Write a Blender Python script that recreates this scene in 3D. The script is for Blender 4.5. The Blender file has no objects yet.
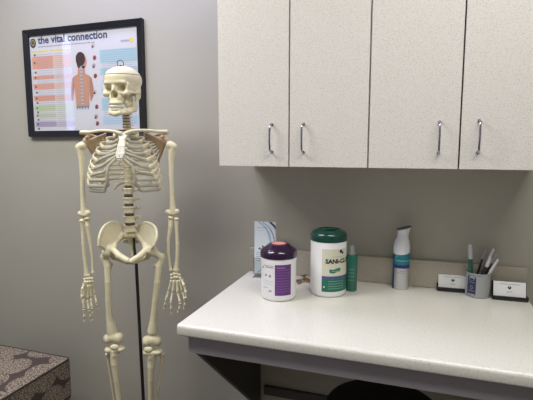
import bpy, bmesh, math, random
import numpy as np
from mathutils import Vector, Matrix, Euler
random.seed(4)
sc = bpy.context.scene
C = sc.collection
PI = math.pi

# ------------------------------------------------------------------ camera, world, lights, exposure
FPX, PITCH, YAW = 447.4, 0.1182, -0.3239
CAM = Vector((0.698, -1.880, 1.342))
cd = bpy.data.cameras.new('camera'); cam = bpy.data.objects.new('camera', cd); C.objects.link(cam)
cd.sensor_width = 36; cd.lens = FPX / 533 * 36; cd.clip_start = 0.02
cam.location = CAM; cam.rotation_euler = (PI / 2 - PITCH, 0, -YAW)
sc.camera = cam
w = bpy.data.worlds.new('world'); sc.world = w; w.use_nodes = True
w.node_tree.nodes['Background'].inputs[0].default_value = (0.75, 0.8, 0.9, 1)
w.node_tree.nodes['Background'].inputs[1].default_value = 0.3


def area(name, loc, sx, sy, power, col, rot=(0, 0, 0)):
    l = bpy.data.lights.new(name, 'AREA'); l.shape = 'RECTANGLE'; l.size = sx; l.size_y = sy
    l.energy = power; l.color = col
    o = bpy.data.objects.new(name, l); C.objects.link(o); o.location = loc; o.rotation_euler = rot
    return o


area('ceiling_light_left', (-0.95, -1.2, 2.57), 1.2, 0.6, 36, (1.0, 0.985, 0.93))
area('ceiling_light_right', (1.15, -1.35, 2.57), 1.2, 0.6, 25, (1.0, 0.985, 0.94))
area('ceiling_light_rear', (0.4, -3.2, 2.57), 1.2, 0.6, 2, (1.0, 0.97, 0.90))
area('ceiling_tube_cool', (-0.62, -0.27, 2.57), 1.2, 0.12, 11, (0.56, 0.57, 1.0))  # unseen light added near the ceiling to tint the upper wall lavender
area('window_daylight', (-2.55, -1.76, 1.95), 0.9, 0.11, 2.2, (0.45, 0.52, 1.0), (0, -PI / 2, 0))
area('window_daylight_wide', (-2.55, -3.4, 1.75), 1.2, 0.58, 8, (0.60, 0.68, 1.0), (0, -PI / 2, 0))  # unseen source added at the left to bring in more bluish light
sc.view_settings.view_transform = 'Standard'; sc.view_settings.look = 'None'
sc.view_settings.gamma = 1; sc.view_settings.use_curve_mapping = False
sc.view_settings.exposure = 0.07

# ------------------------------------------------------------------ where a sight line meets a real plane
Fv = Vector((math.sin(YAW) * math.cos(PITCH), math.cos(YAW) * math.cos(PITCH), -math.sin(PITCH)))
Rv = Vector((math.cos(YAW), -math.sin(YAW), 0)); Uv = Rv.cross(Fv)


def ray(px, py): return Fv + Rv * ((px - 266.5) / FPX) - Uv * ((py - 200) / FPX)


def onz(px, py, z):
    r = ray(px, py); return CAM + r * ((z - CAM.z) / r.z)


def ony(px, py, y):
    r = ray(px, py); return CAM + r * ((y - CAM.y) / r.y)


# ------------------------------------------------------------------ materials
def s2l(c): return tuple(((v / 12.92) if v <= 0.04045 else ((v + 0.055) / 1.055) ** 2.4) for v in c)


def mat(name, rgb, rough=0.5, metal=0.0, var=0.0, scale=20.0, bump=0.0, bscale=200.0, alpha=1.0, trans=0.0, coat=0.0, emit=0.0, detail=3):
    m = bpy.data.materials.new(name); m.use_nodes = True
    nt = m.node_tree; b = nt.nodes['Principled BSDF']
    c = s2l(rgb)
    b.inputs['Base Color'].default_value = (*c, 1); b.inputs['Roughness'].default_value = rough
    b.inputs['Metallic'].default_value = metal; b.inputs['Alpha'].default_value = alpha
    b.inputs['Transmission Weight'].default_value = trans; b.inputs['Coat Weight'].default_value = coat
    tc = nt.nodes.new('ShaderNodeTexCoord')
    n = nt.nodes.new('ShaderNodeTexNoise'); n.inputs['Scale'].default_value = scale; n.inputs['Detail'].default_value = detail
    nt.links.new(tc.outputs['Object'], n.inputs['Vector'])
    mx = nt.nodes.new('ShaderNodeMix'); mx.data_type = 'RGBA'
    mx.inputs[6].default_value = (*[v * (1 - var) for v in c], 1); mx.inputs[7].default_value = (*[min(1, v * (1 + var)) for v in c], 1)
    nt.links.new(n.outputs['Fac'], mx.inputs[0]); nt.links.new(mx.outputs[2], b.inputs['Base Color'])
    if bump:
        n2 = nt.nodes.new('ShaderNodeTexNoise'); n2.inputs['Scale'].default_value = bscale
        nt.links.new(tc.outputs['Object'], n2.inputs['Vector'])
        bp = nt.nodes.new('ShaderNodeBump'); bp.inputs['Strength'].default_value = bump; bp.inputs['Distance'].default_value = 0.002
        nt.links.new(n2.outputs['Fac'], bp.inputs['Height']); nt.links.new(bp.outputs[0], b.inputs['Normal'])
    if emit:
        b.inputs['Emission Color'].default_value = (*c, 1); b.inputs['Emission Strength'].default_value = emit
    return m


def laminate(name, base, speck, scale, rough):
    m = mat(name, base, rough); nt = m.node_tree; b = nt.nodes['Principled BSDF']
    tc = nt.nodes.new('ShaderNodeTexCoord')
    n = nt.nodes.new('ShaderNodeTexNoise'); n.inputs['Scale'].default_value = scale; n.inputs['Detail'].default_value = 4; n.inputs['Roughness'].default_value = 0.7
    r = nt.nodes.new('ShaderNodeValToRGB'); r.color_ramp.elements[0].position = 0.33; r.color_ramp.elements[1].position = 0.50
    r.color_ramp.elements[0].color = (*s2l(speck), 1); r.color_ramp.elements[1].color = (*s2l(base), 1)
    nt.links.new(tc.outputs['Object'], n.inputs['Vector']); nt.links.new(n.outputs['Fac'], r.inputs[0])
    nt.links.new(r.outputs[0], b.inputs['Base Color'])
    return m


M = {}
M['wall'] = mat('wall_paint', (0.685, 0.672, 0.63), 0.75, var=0.02, scale=3, bump=0.15, bscale=350)
M['floor'] = mat('floor_vinyl', (0.38, 0.35, 0.32), 0.5, var=0.1, scale=8)
M['ceil'] = mat('ceiling_tile', (0.85, 0.85, 0.83), 0.9, var=0.05, scale=60)
M['door'] = laminate('cabinet_laminate', (0.885, 0.87, 0.85), (0.775, 0.755, 0.735), 230, 0.42)
M['counter'] = laminate('counter_laminate', (0.90, 0.89, 0.86), (0.84, 0.825, 0.79), 150, 0.27)
M['splash'] = laminate('backsplash_laminate', (0.68, 0.65, 0.60), (0.63, 0.60, 0.55), 150, 0.3)  # counter laminate made darker; shade under the cabinets is put into the colour
M['rail'] = mat('grey_rail_paint', (0.60, 0.58, 0.60), 0.45, var=0.03)
M['dark_lam'] = mat('dark_bracket_laminate', (0.30, 0.29, 0.27), 0.6, var=0.05)
M['gap'] = mat('cabinet_inside_edge', (0.25, 0.24, 0.23), 0.7)
M['chrome'] = mat('chrome', (0.66, 0.67, 0.72), 0.2, metal=1)
M['black'] = mat('black_plastic', (0.07, 0.07, 0.075), 0.35)
M['blackvinyl'] = mat('black_vinyl', (0.075, 0.075, 0.085), 0.55, bump=0.2, bscale=300)
M['bone'] = mat('bone_resin', (0.885, 0.85, 0.73), 0.42, var=0.07, scale=28, bump=0.25, bscale=160)
M['bone2'] = mat('bone_resin_tan', (0.74, 0.645, 0.52), 0.5, var=0.1, scale=30)  # scapula colour: tan resin with shadow mixed into the tone
M['cart'] = mat('cartilage', (0.73, 0.71, 0.64), 0.35, var=0.06, scale=30)
M['disc'] = mat('disc_rubber', (0.50, 0.29, 0.22), 0.6)
M['disc2'] = mat('lumbar_disc_rubber', (0.38, 0.34, 0.29), 0.6)
M['teeth'] = mat('teeth_enamel', (0.93, 0.91, 0.84), 0.3)
M['steel'] = mat('dark_steel', (0.23, 0.23, 0.24), 0.35, metal=0.7)
M['white'] = mat('white_plastic', (0.93, 0.925, 0.94), 0.35)
M['sternum'] = mat('sternum_pale_resin', (0.91, 0.89, 0.84), 0.4)
M['frame'] = mat('black_frame_lacquer', (0.085, 0.085, 0.11), 0.3)


def flat(rgb, rough=0.5):
    k = 'ink_%02x%02x%02x' % tuple(int(v * 255) for v in rgb)
    if k not in M: M[k] = mat(k, rgb, rough)
    return M[k]


def clear(name, rgb, ior_fac=0.08, tint=0.9, rough=0.03):
    m = bpy.data.materials.new(name); m.use_nodes = True; nt = m.node_tree; nt.nodes.clear()
    o = nt.nodes.new('ShaderNodeOutputMaterial'); t = nt.nodes.new('ShaderNodeBsdfTransparent'); g = nt.nodes.new('ShaderNodeBsdfGlossy')
    t.inputs[0].default_value = (*[v * tint for v in rgb], 1); g.inputs['Roughness'].default_value = rough
    lw = nt.nodes.new('ShaderNodeLayerWeight'); lw.inputs[0].default_value = 0.5
    p = nt.nodes.new('ShaderNodeMath'); p.operation = 'POWER'; p.inputs[1].default_value = 5
    f = nt.nodes.new('ShaderNodeMath'); f.operation = 'MULTIPLY_ADD'; f.inputs[1].default_value = 0.95; f.inputs[2].default_value = 0.03
    nt.links.new(lw.outputs['Facing'], p.inputs[0]); nt.links.new(p.outputs[0], f.inputs[0])
    mx = nt.nodes.new('ShaderNodeMixShader')
    nt.links.new(f.outputs[0], mx.inputs[0]); nt.links.new(t.outputs[0], mx.inputs[1]); nt.links.new(g.outputs[0], mx.inputs[2]); nt.links.new(mx.outputs[0], o.inputs[0])
    return m


M['glass'] = clear('clear_glazing', (1, 1, 1), tint=0.98)
M['acrylic'] = clear('clear_acrylic', (0.97, 0.98, 0.98), tint=0.93)


# ------------------------------------------------------------------ mesh helpers
def tag(o, label=None, cat=None, group=None, kind=None):
    if label: o['label'] = label
    if cat: o['category'] = cat
    if group: o['group'] = group
    if kind: o['kind'] = kind
    return o


def empty(name, loc, rz=0.0):
    o = bpy.data.objects.new(name, None); C.objects.link(o); o.location = loc; o.rotation_euler = (0, 0, rz); o.empty_display_size = 0.05
    return o


def link(name, me, parent=None, loc=(0, 0, 0)):
    o = bpy.data.objects.new(name, me); C.objects.link(o); o.location = loc
    if parent: o.parent = parent
    return o


def smooth(me, ang=0.7):
    for p in me.polygons: p.use_smooth = True
    if ang:
        bm = bmesh.new(); bm.from_mesh(me)
        for e in bm.edges:
            if len(e.link_faces) == 2 and e.calc_face_angle(0) > ang: e.smooth = False
        bm.to_mesh(me); bm.free()


def obj(name, bm, m, parent=None, loc=(0, 0, 0), sm=0.7):
    me = bpy.data.meshes.new(name); bmesh.ops.recalc_face_normals(bm, faces=bm.faces[:]); bm.to_mesh(me); bm.free()
    for k in (m if isinstance(m, (list, tuple)) else [m]): me.materials.append(k)
    if sm: smooth(me, sm)
    return link(name, me, parent, loc)


def raw(name, V, Fc, m, parent=None, mi=None, sm=None, loc=(0, 0, 0)):
    me = bpy.data.meshes.new(name); me.from_pydata([tuple(v) for v in V], [], [tuple(f) for f in Fc])
    for k in (m if isinstance(m, (list, tuple)) else [m]): me.materials.append(k)
    if mi is not None: me.polygons.foreach_set('material_index', mi)
    me.update()
    if sm is not None: smooth(me, sm)
    return link(name, me, parent, loc)


def box(bm, x0, x1, y0, y1, z0, z1, bev=0.0, seg=2, mi=0):
    r = bmesh.ops.create_cube(bm, size=1); vs = r['verts']
    for v in vs: v.co = Vector(((x0 + x1) / 2 + v.co.x * (x1 - x0), (y0 + y1) / 2 + v.co.y * (y1 - y0), (z0 + z1) / 2 + v.co.z * (z1 - z0)))
    fs = list({f for v in vs for f in v.link_faces})
    for f in fs: f.material_index = mi
    if bev:
        es = list({e for f in fs for e in f.edges}); bmesh.ops.bevel(bm, geom=es, offset=bev, segments=seg, profile=0.5, affect='EDGES')


def lathe(bm, prof, n=40, c=(0, 0, 0), mi=0, sy=1.0):
    rings = []
    for r, z in prof:
        if r < 1e-6: rings.append([bm.verts.new((c[0], c[1], c[2] + z))])
        else: rings.append([bm.verts.new((c[0] + r * math.cos(2 * PI * k / n), c[1] + sy * r * math.sin(2 * PI * k / n), c[2] + z)) for k in range(n)])
    for a, b in zip(rings, rings[1:]):
        for k in range(n):
            if len(a) == 1 and len(b) == 1: continue
            if len(a) == 1: f = bm.faces.new((a[0], b[k], b[(k + 1) % n]))
            elif len(b) == 1: f = bm.faces.new((a[k], b[0], a[(k + 1) % n]))
            else: f = bm.faces.new((a[k], b[k], b[(k + 1) % n], a[(k + 1) % n]))
            f.material_index = mi


def tube(bm, pts, rad, n=8, flatv=None, fr=1.0, caps=True):
    """sweep a ring along pts; rad number or list; flatv = direction along which the section is thinned by fr"""
    pts = [Vector(p) for p in pts]; N = len(pts)
    if not hasattr(rad, '__len__'): rad = [rad] * N
    prev = None; rings = []
    for i, p in enumerate(pts):
        t = (pts[min(i + 1, N - 1)] - pts[max(i - 1, 0)])
        if t.length < 1e-9: t = Vector((0, 0, 1))
        t.normalize()
        if flatv is not None:
            fv = flatv[i] if isinstance(flatv, list) else flatv
            a = Vector(fv) - t * t.dot(Vector(fv))
        else:
            a = (prev if prev else (Vector((0, 0, 1)) if abs(t.z) < 0.9 else Vector((1, 0, 0)))); a = a - t * t.dot(a)
        if a.length < 1e-6: a = t.orthogonal()
        a.normalize(); prev = a; b = t.cross(a)
        rings.append([bm.verts.new(p + (a * math.cos(2 * PI * k / n) * fr + b * math.sin(2 * PI * k / n)) * rad[i]) for k in range(n)])
    for a, b in zip(rings, rings[1:]):
        for k in range(n): bm.faces.new((a[k], a[(k + 1) % n], b[(k + 1) % n], b[k]))
    if caps:
        bm.faces.new(rings[0][::-1]); bm.faces.new(rings[-1])


def spline(pts, n=6):
    pts = [Vector(p) for p in pts]; out = []
    P = [pts[0] * 2 - pts[1]] + pts + [pts[-1] * 2 - pts[-2]]
    for i in range(1, len(P) - 2):
        for k in range(n):
            t = k / n; a, b, c, d = P[i - 1:i + 3]
            out.append(0.5 * ((2 * b) + (c - a) * t + (2 * a - 5 * b + 4 * c - d) * t * t + (3 * b - a - 3 * c + d) * t ** 3))
    out.append(pts[-1]); return out


def lerp(xs, ys, x): return float(np.interp(x, xs, ys))


# signed-distance modelling: blended solids turned into one surface
def smin(a, b, k):
    h = np.clip(0.5 + 0.5 * (b - a) / k, 0, 1); return b + (a - b) * h - k * h * (1 - h)


def d_ell(P, c, r, R=None):
    q = P - np.array(c, dtype=np.float32)
    if R is not None: q = q @ R
    r = np.array(r, dtype=np.float32)
    k0 = np.linalg.norm(q / r, axis=-1); k1 = np.linalg.norm(q / (r * r), axis=-1)
    return k0 * (k0 - 1) / np.maximum(k1, 1e-9)


def d_cap(P, a, b, ra, rb):
    a = np.array(a, dtype=np.float32); b = np.array(b, dtype=np.float32)
    pa = P - a; ba = b - a; h = np.clip((pa @ ba) / max(float(ba @ ba), 1e-12), 0, 1)
    return np.linalg.norm(pa - h[..., None] * ba, axis=-1) - (ra + (rb - ra) * h)


def rotm(rx=0, ry=0, rz=0): return np.array(Euler((rx, ry, rz)).to_matrix(), dtype=np.float32)


def field(P, ops):
    d = np.full(P.shape[:-1], 1e3, dtype=np.float32)
    for o in ops:
        t, k = o[0], o[1]
        if t == 'e': v = d_ell(P, *o[2:])
        elif t == 'E': v = -d_ell(P, *o[2:])
        elif t == 'c': v = d_cap(P, *o[2:])
        elif t == 'C': v = -d_cap(P, *o[2:])
        elif t == 'p': v = P @ np.array(o[2], dtype=np.float32) - o[3]       # keep the half space n.p < w
        if t in 'ec': d = smin(d, v, k)
        else: d = -smin(-d, -v, k)
    return d


def surface(ops, h, pad=0.006, lo=None, hi=None):
    if lo is None:
        L, H = [], []
        for o in ops:
            if o[0] == 'e': R = max(o[3]) if len(o) > 4 else np.array(o[3]); L.append(np.array(o[2]) - R); H.append(np.array(o[2]) + R)
            if o[0] == 'c': r = max(o[4], o[5]); L += [np.array(o[2]) - r, np.array(o[3]) - r]; H += [np.array(o[2]) + r, np.array(o[3]) + r]
        lo = np.min(L, axis=0) - pad; hi = np.max(H, axis=0) + pad
    ax = [np.arange(lo[i], hi[i] + h, h, dtype=np.float32) for i in range(3)]
    G = np.stack(np.meshgrid(*ax, indexing='ij'), -1); V = field(G, ops)
    ns = [len(a) - 1 for a in ax]
    acc = np.zeros((*ns, 3), dtype=np.float64); cnt = np.zeros(ns)
    sl = lambda o, n: slice(o, o + n)
    for axis in range(3):
        o1, o2 = [k for k in range(3) if k != axis]
        for a in (0, 1):
            for b in (0, 1):
                off = [0, 0, 0]; off[o1] = a; off[o2] = b; off2 = list(off); off2[axis] = 1
                va = V[sl(off[0], ns[0]), sl(off[1], ns[1]), sl(off[2], ns[2])]; vb = V[sl(off2[0], ns[0]), sl(off2[1], ns[1]), sl(off2[2], ns[2])]
                cr = (va < 0) != (vb < 0); t = np.where(cr, va / np.where(va == vb, 1, va - vb), 0)
                p = np.zeros((*ns, 3)); p[..., o1] = a; p[..., o2] = b; p[..., axis] = t
                acc += p * cr[..., None]; cnt += cr
    act = cnt > 0; idx = -np.ones(ns, dtype=np.int64); I = np.argwhere(act); idx[act] = np.arange(len(I))
    verts = (I + acc[act] / cnt[act][:, None]) * h + np.array([a[0] for a in ax])
    faces = []
    S = V < 0
    for axis in range(3):
        o1, o2 = (axis + 1) % 3, (axis + 2) % 3
        s0 = [slice(1, n) for n in ns]; s0[axis] = slice(0, ns[axis]); s1 = list(s0); s1[axis] = slice(1, ns[axis] + 1)
        a, b = S[tuple(s0)], S[tuple(s1)]
        E = np.argwhere(a != b); sg = a[a != b]
        st = np.array([1, 1, 1]); st[axis] = 0; E = E + st
        e1 = np.zeros(3, int); e1[o1] = 1; e2 = np.zeros(3, int); e2[o2] = 1
        q = [idx[tuple((E - d).T)] for d in (e1 + e2, e2, 0 * e1, e1)]
        Q = np.stack(q, 1); Q[~sg] = Q[~sg][:, ::-1]; faces.append(Q)
    Fc = np.concatenate(faces)
    return verts, Fc


def bone(name, ops, parent, m, h=0.0022, loc=(0, 0, 0), xf=None):
    V, Fc = surface(ops, h)
    if xf is not None: V = xf(V)
    me = bpy.data.meshes.new(name); me.vertices.add(len(V)); me.vertices.foreach_set('co', np.asarray(V, dtype=np.float32).ravel())
    me.loops.add(len(Fc) * 4); me.loops.foreach_set('vertex_index', Fc.ravel().astype(np.int32))
    me.polygons.add(len(Fc)); me.polygons.foreach_set('loop_start', np.arange(0, len(Fc) * 4, 4, dtype=np.int32))
    me.update(calc_edges=True); me.validate()
    for p in me.polygons: p.use_smooth = True
    me.materials.append(m)
    return link(name, me, parent, loc)


# text as real letter outlines
def text_poly(s, size, bold=0.0, align='LEFT', sx=1.0):
    cu = bpy.data.curves.new('t', 'FONT'); cu.body = s; cu.size = size; cu.offset = bold; cu.align_x = align; cu.resolution_u = 2
    o = bpy.data.objects.new('t', cu); C.objects.link(o)
    dg = bpy.context.evaluated_depsgraph_get(); dg.update()
    me = bpy.data.meshes.new_from_object(o.evaluated_get(dg))
    V = [(v.co.x * sx, v.co.y) for v in me.vertices]; Fc = [tuple(p.vertices) for p in me.polygons]
    bpy.data.objects.remove(o); bpy.data.meshes.remove(me)
    return V, Fc


class Print:
    """flat ink shapes in u,v metres, each with its layer; wrapped on a surface by a mapping"""
    def __init__(s): s.V = []; s.F = []; s.mi = []; s.m = []
    def _m(s, c):
        m = flat(c) if isinstance(c, tuple) else c
        if m not in s.m: s.m.append(m)
        return s.m.index(m)
    def poly(s, pts, col, lay=1):
        b = len(s.V); s.V += [(p[0], p[1], lay) for p in pts]; s.F.append(tuple(range(b, b + len(pts)))); s.mi.append(s._m(col))
    def rect(s, u0, u1, v0, v1, col, lay=1, nu=1):
        for k in range(nu):
            a = u0 + (u1 - u0) * k / nu; c = u0 + (u1 - u0) * (k + 1) / nu; s.poly([(a, v0), (c, v0), (c, v1), (a, v1)], col, lay)
    def ell(s, u, v, ru, rv, col, lay=1, n=20): s.poly([(u + ru * math.cos(2 * PI * k / n), v + rv * math.sin(2 * PI * k / n)) for k in range(n)], col, lay)
    def text(s, t, u, v, size, col, lay=2, bold=0.0, sx=1.0, align='LEFT'):
        V, Fc = text_poly(t, size, bold, align, sx); b = len(s.V); i = s._m(col)
        s.V += [(u + x, v + y, lay) for x, y in V]
        for f in Fc: s.F.append(tuple(b + k for k in f)); s.mi.append(i)
    def lines(s, u0, u1, v, col, lay=2, th=0.001, seed=0):
        rr = random.Random(seed); u = u0
        while u < u1:
            e = min(u1, u + rr.uniform(0.3, 1.0) * 0.06 * (u1 - u0) + 0.002); s.rect(u, e, v, v + th, col, lay); u = e + (u1 - u0) * 0.012
    def build(s, name, mp, parent):
        return raw(name, [mp(*v) for v in s.V], s.F, s.m, parent, s.mi)


def cylmap(R, z0=0.0, eps=0.00025):
    """u = arc length measured from the side facing -y (to the right), v = height"""
    return lambda u, v, l: ((R + eps * l) * math.sin(u / R), -(R + eps * l) * math.cos(u / R), z0 + v)


# ------------------------------------------------------------------ the room
def wallbox(name, x0, x1, y0, y1, z0, z1, m):
    bm = bmesh.new(); box(bm, x0, x1, y0, y1, z0, z1); return tag(obj(name, bm, m, sm=None), kind='structure')


XL, XR, YF, H = -2.6, 2.4, -3.8, 2.6
ZF = -0.165      # floor level
wallbox('wall_back', XL - .1, XR + .1, 0, 0.1, ZF, H, M['wall'])
wallbox('wall_right', XR, XR + .1, YF, 0, ZF, H, M['wall'])
wallbox('wall_front', XL - .1, XR + .1, YF - .1, YF, ZF, H, M['wall'])
wallbox('floor', XL - .1, XR + .1, YF - .1, 0.1, ZF - 0.1, ZF, M['floor'])
wallbox('ceiling', XL - .1, XR + .1, YF - .1, 0.1, H, H + .1, M['ceil'])
bm = bmesh.new()       # left wall openings: narrow sidelight, and an unseen wide one added for cool light
wins = [(-3.72, -3.08, 1.0, 2.4), (-1.86, -1.66, 1.45, 2.45)]
ys_ = [YF, wins[0][0], wins[0][1], wins[1][0], wins[1][1], 0]
for a, b in ((0, 1), (2, 3), (4, 5)): box(bm, XL - .1, XL, ys_[a], ys_[b], ZF, H)
for y0, y1, z0, z1 in wins: box(bm, XL - .1, XL, y0, y1, ZF, z0); box(bm, XL - .1, XL, y0, y1, z1, H)
tag(obj('wall_left', bm, M['wall'], sm=None), kind='structure')
for i, (y0, y1, z0, z1) in enumerate(wins):
    bm = bmesh.new()
    for a in ((y0, y0 + .03, z0, z1), (y1 - .03, y1, z0, z1), (y0, y1, z0, z0 + .03), (y0, y1, z1 - .03, z1)): box(bm, XL - .08, XL - .02, *a)
    win = tag(obj('window_%d' % (i + 1), bm, M['white'], sm=None), kind='structure')
    bm = bmesh.new(); box(bm, XL - .055, XL - .05, y0 + .03, y1 - .03, z0 + .03, z1 - .03)
    obj('pane', bm, M['glass'], win, sm=None)
wallbox('baseboard_back', XL, XR, -0.012, 0, ZF, ZF + .075, M['dark_lam'])
wallbox('trim_1', 0.06, 1.075, -0.02, 0, 0.195, 0.235, M['dark_lam'])

# ------------------------------------------------------------------ wall cabinets
DC, CZ0, CZ1 = 0.355, 1.273, 2.04
DX = [ony(p, 166, -DC).x for p in (218.7, 288.7, 367.7, 458.5)]; DX.append(DX[3] * 2 - DX[2])
def pull():
    bm = bmesh.new(); h = 0.048
    pts = spline([(0, 0.002, -h), (0, -0.012, -h), (0, -0.024, -h * 0.86), (0, -0.029, -h * 0.4), (0, -0.030, 0), (0, -0.029, h * 0.4), (0, -0.024, h * 0.86), (0, -0.012, h), (0, 0.002, h)], 4)
    tube(bm, pts, 0.0034, 10)
    for s in (-1, 1): tube(bm, [(0, -0.0, s * h), (0, -0.003, s * h)], 0.0052, 12)
    return bm
pull_me = None
# pulls: sight lines through the photo's four handles meet the door plane here
hx = [ony(272, 138, -DC).x, ony(303.5, 138, -DC).x, ony(439, 138, -DC).x, ony(478.5, 137, -DC).x]
for u in range(2):
    x0 = DX[2 * u]; x1 = DX[2 * u + 2]
    r = empty('wall_cabinet', ((x0 + x1) / 2, -DC / 2, CZ0))
    tag(r, ['speckled cream two-door wall cabinet above the two wipe canisters, beside bare wall',
            'speckled cream two-door wall cabinet above the spray can and pen cup'][u], 'cabinet', 'wall cabinets over the counter')
    cx, cy = (x0 + x1) / 2, -DC / 2
    bm = bmesh.new(); box(bm, x0 - cx + .0003, x1 - cx - .0003, -DC + .022 - cy, -0.001 - cy, 0.0, CZ1 - CZ0)
    obj('body', bm, M['door'], r, sm=None)
    for k in range(2):
        a = DX[2 * u + k]; b = DX[2 * u + k + 1]
        bm = bmesh.new(); box(bm, a - cx + .0024, b - cx - .0024, -DC - cy, -DC + .019 - cy, -0.001, CZ1 - CZ0 - .002, 0.0012, 1)
        d = obj('door', bm, M['door'], r, sm=None)
        hz = ony([272, 303.5, 439, 478.5][u * 2 + k], [138, 138, 137.5, 136.5][u * 2 + k], -DC - .02).z - CZ0
        if pull_me is None: ho = obj('handle', pull(), M['chrome'], d); pull_me = ho.data
        else: ho = link('handle', pull_me, d)
        ho.location = (hx[u * 2 + k] - cx, -DC - cy, hz)
    bm = bmesh.new(); box(bm, x0 - cx + .004, x1 - cx - .004, -DC + .019 - cy, -DC + .022 - cy, 0.004, CZ1 - CZ0 - .004)
    obj('door_gasket', bm, M['gap'], r, sm=None)

# ------------------------------------------------------------------ counter
ZC, DD, WC, TH = 0.78, 0.672, 1.108, 0.037
WC += .009
ct = empty('countertop', (WC / 2 - .009, 0, ZC))
tag(ct, 'cream speckled laminate counter fixed to the wall under the cabinets', 'counter')
def loc(o, p): o.location = Vector(o.location) + Vector(p); return o
bm = bmesh.new(); box(bm, -WC / 2, WC / 2, -DD, -0.001, -TH, 0)
es = [e for e in bm.edges if all(abs(v.co.y + DD) < 1e-6 for v in e.verts)]
bmesh.ops.bevel(bm, geom=[e for e in es if abs(e.verts[0].co.z - e.verts[1].co.z) < 1e-6 and e.verts[0].co.z > -0.01], offset=0.012, segments=5, profile=0.5, affect='EDGES')
bmesh.ops.bevel(bm, geom=[e for e in bm.edges if all(abs(v.co.y + DD) < 1e-6 and v.co.z < -TH + 1e-5 for v in e.verts)], offset=0.005, segments=3, profile=0.5, affect='EDGES')
es = [e for e in bm.edges if all(abs(abs(v.co.x) - WC / 2) < 1e-6 and v.co.z > -1e-6 for v in e.verts)]
bmesh.ops.bevel(bm, geom=es, offset=0.004, segments=3, profile=0.5, affect='EDGES')
obj('worktop', bm, M['counter'], ct, sm=0.6)
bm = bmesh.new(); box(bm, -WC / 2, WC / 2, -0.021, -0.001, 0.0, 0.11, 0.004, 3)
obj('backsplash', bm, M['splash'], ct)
bm = bmesh.new(); box(bm, -WC / 2 + .028, WC / 2 - .028, -DD + .022, -DD + .041, -TH - .062, -TH)
obj('apron', bm, M['rail'], ct, sm=None)
for s in (-1, 1):      # triangular gusset from the apron back down to the wall
    bm = bmesh.new(); x = s * (WC / 2 - .028); xi = x - s * .019
    pr = [(-DD + .041, -TH), (-0.001, -TH), (-0.001, -TH - .605), (-0.03, -TH - .605), (-DD + .041, -TH - .062)]
    A = [bm.verts.new((x, y, z)) for y, z in pr]; B = [bm.verts.new((xi, y, z)) for y, z in pr]
    bm.faces.new(A); bm.faces.new(B[::-1])
    for k in range(5): bm.faces.new((A[k], B[k], B[(k + 1) % 5], A[(k + 1) % 5]))
    obj('support_bracket', bm, M['dark_lam'], ct, sm=None)

# ------------------------------------------------------------------ framed wall chart
PX0, PX1, PZ0, PZ1 = -1.248, -0.537, 1.3945, 1.9356
pr = empty('framed_poster', ((PX0 + PX1) / 2, 0, PZ0))
tag(pr, 'black-framed chart of the spine and nervous system on the wall behind the skeleton', 'poster')
pw, ph = PX1 - PX0, PZ1 - PZ0; fb = 0.030
bm = bmesh.new()
out = [(-pw / 2, 0), (pw / 2, 0), (pw / 2, ph), (-pw / 2, ph)]; inn = [(-pw / 2 + fb, fb), (pw / 2 - fb, fb), (pw / 2 - fb, ph - fb), (-pw / 2 + fb, ph - fb)]
ly = [(-0.001, out), (-0.022, out), (-0.026, [(x * 0.992, ph / 2 + (z - ph / 2) * .99) for x, z in out]), (-0.018, inn), (-0.001, inn)]
R_ = [[bm.verts.new((x, y, z)) for x, z in p] for y, p in ly]
for i in range(5):
    a, b = R_[i], R_[(i + 1) % 5]
    for k in range(4): bm.faces.new((a[k], a[(k + 1) % 4], b[(k + 1) % 4], b[k]))
obj('frame', bm, M['frame'], pr, sm=None)
bm = bmesh.new(); box(bm, -pw / 2 + fb - .001, pw / 2 - fb + .001, -0.008, -0.002, fb - .001, ph - fb + .001)
obj('backing_sheet', bm, flat((0.86, 0.86, 0.90), 0.6), pr, sm=None)
S = Print(); iw, ih = pw - 2 * fb, ph - 2 * fb     # u 0..iw, v 0..ih from the bottom left
def U(f): return f * iw
def W_(f): return (1 - f) * ih        # f measured from the top
ink = (0.20, 0.20, 0.33); lt = (0.62, 0.60, 0.66)
S.ell(U(.035), W_(.075), .019, .024, (0.24, 0.23, 0.22), 1); S.ell(U(.035), W_(.07), .012, .016, (0.66, 0.58, 0.40), 2); S.ell(U(.035), W_(.07), .006, .009, (0.25, 0.2, 0.2), 3)
S.text('the vital connection', U(.085), W_(.085), .052, (0.22, 0.24, 0.42), 2, bold=.0014, sx=1.02)
S.lines(U(.085), U(.62), W_(.122), (0.55, 0.55, 0.63), 2, .004, 3)
for (a, b) in ((.02, .17), (.20, .38)): S.rect(U(a), U(b), W_(.175), W_(.155), (0.90, 0.85, 0.55), 1)
S.rect(U(.85), U(.93), W_(.14), W_(.12), (0.7, 0.7, 0.75), 1); S.ell(U(.945), W_(.128), .012, .012, (0.93, 0.85, 0.45), 2)
rows = [(.215, .345, (0.89, 0.66, 0.58)), (.415, .455, (0.89, 0.65, 0.57)), (.50, .56, (0.89, 0.66, 0.58)), (.625, .68, (0.88, 0.64, 0.56)), (.725, .785, (0.78, 0.84, 0.68)), (.815, .855, (0.78, 0.83, 0.70)), (.90, .955, (0.70, 0.64, 0.78))]
for i, (a, b, c) in enumerate(rows):
    S.rect(U(.015), U(.225), W_(b), W_(a), c, 1)
    k2 = tuple(min(1, v * .5 + .45) for v in c); S.rect(U(.228), U(.40), W_(b), W_(a), k2, 1)
    S.ell(U(.04), W_((a + b) / 2), .006, .006, tuple(v * .55 for v in c), 3)
n = 0; f = .20
while f < .965:
    n += 1; S.lines(U(.06), U(.22), W_(f), lt, 2, .0016, n); S.lines(U(.235), U(.395), W_(f), lt, 2, .0016, n + 90); f += .021
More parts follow.
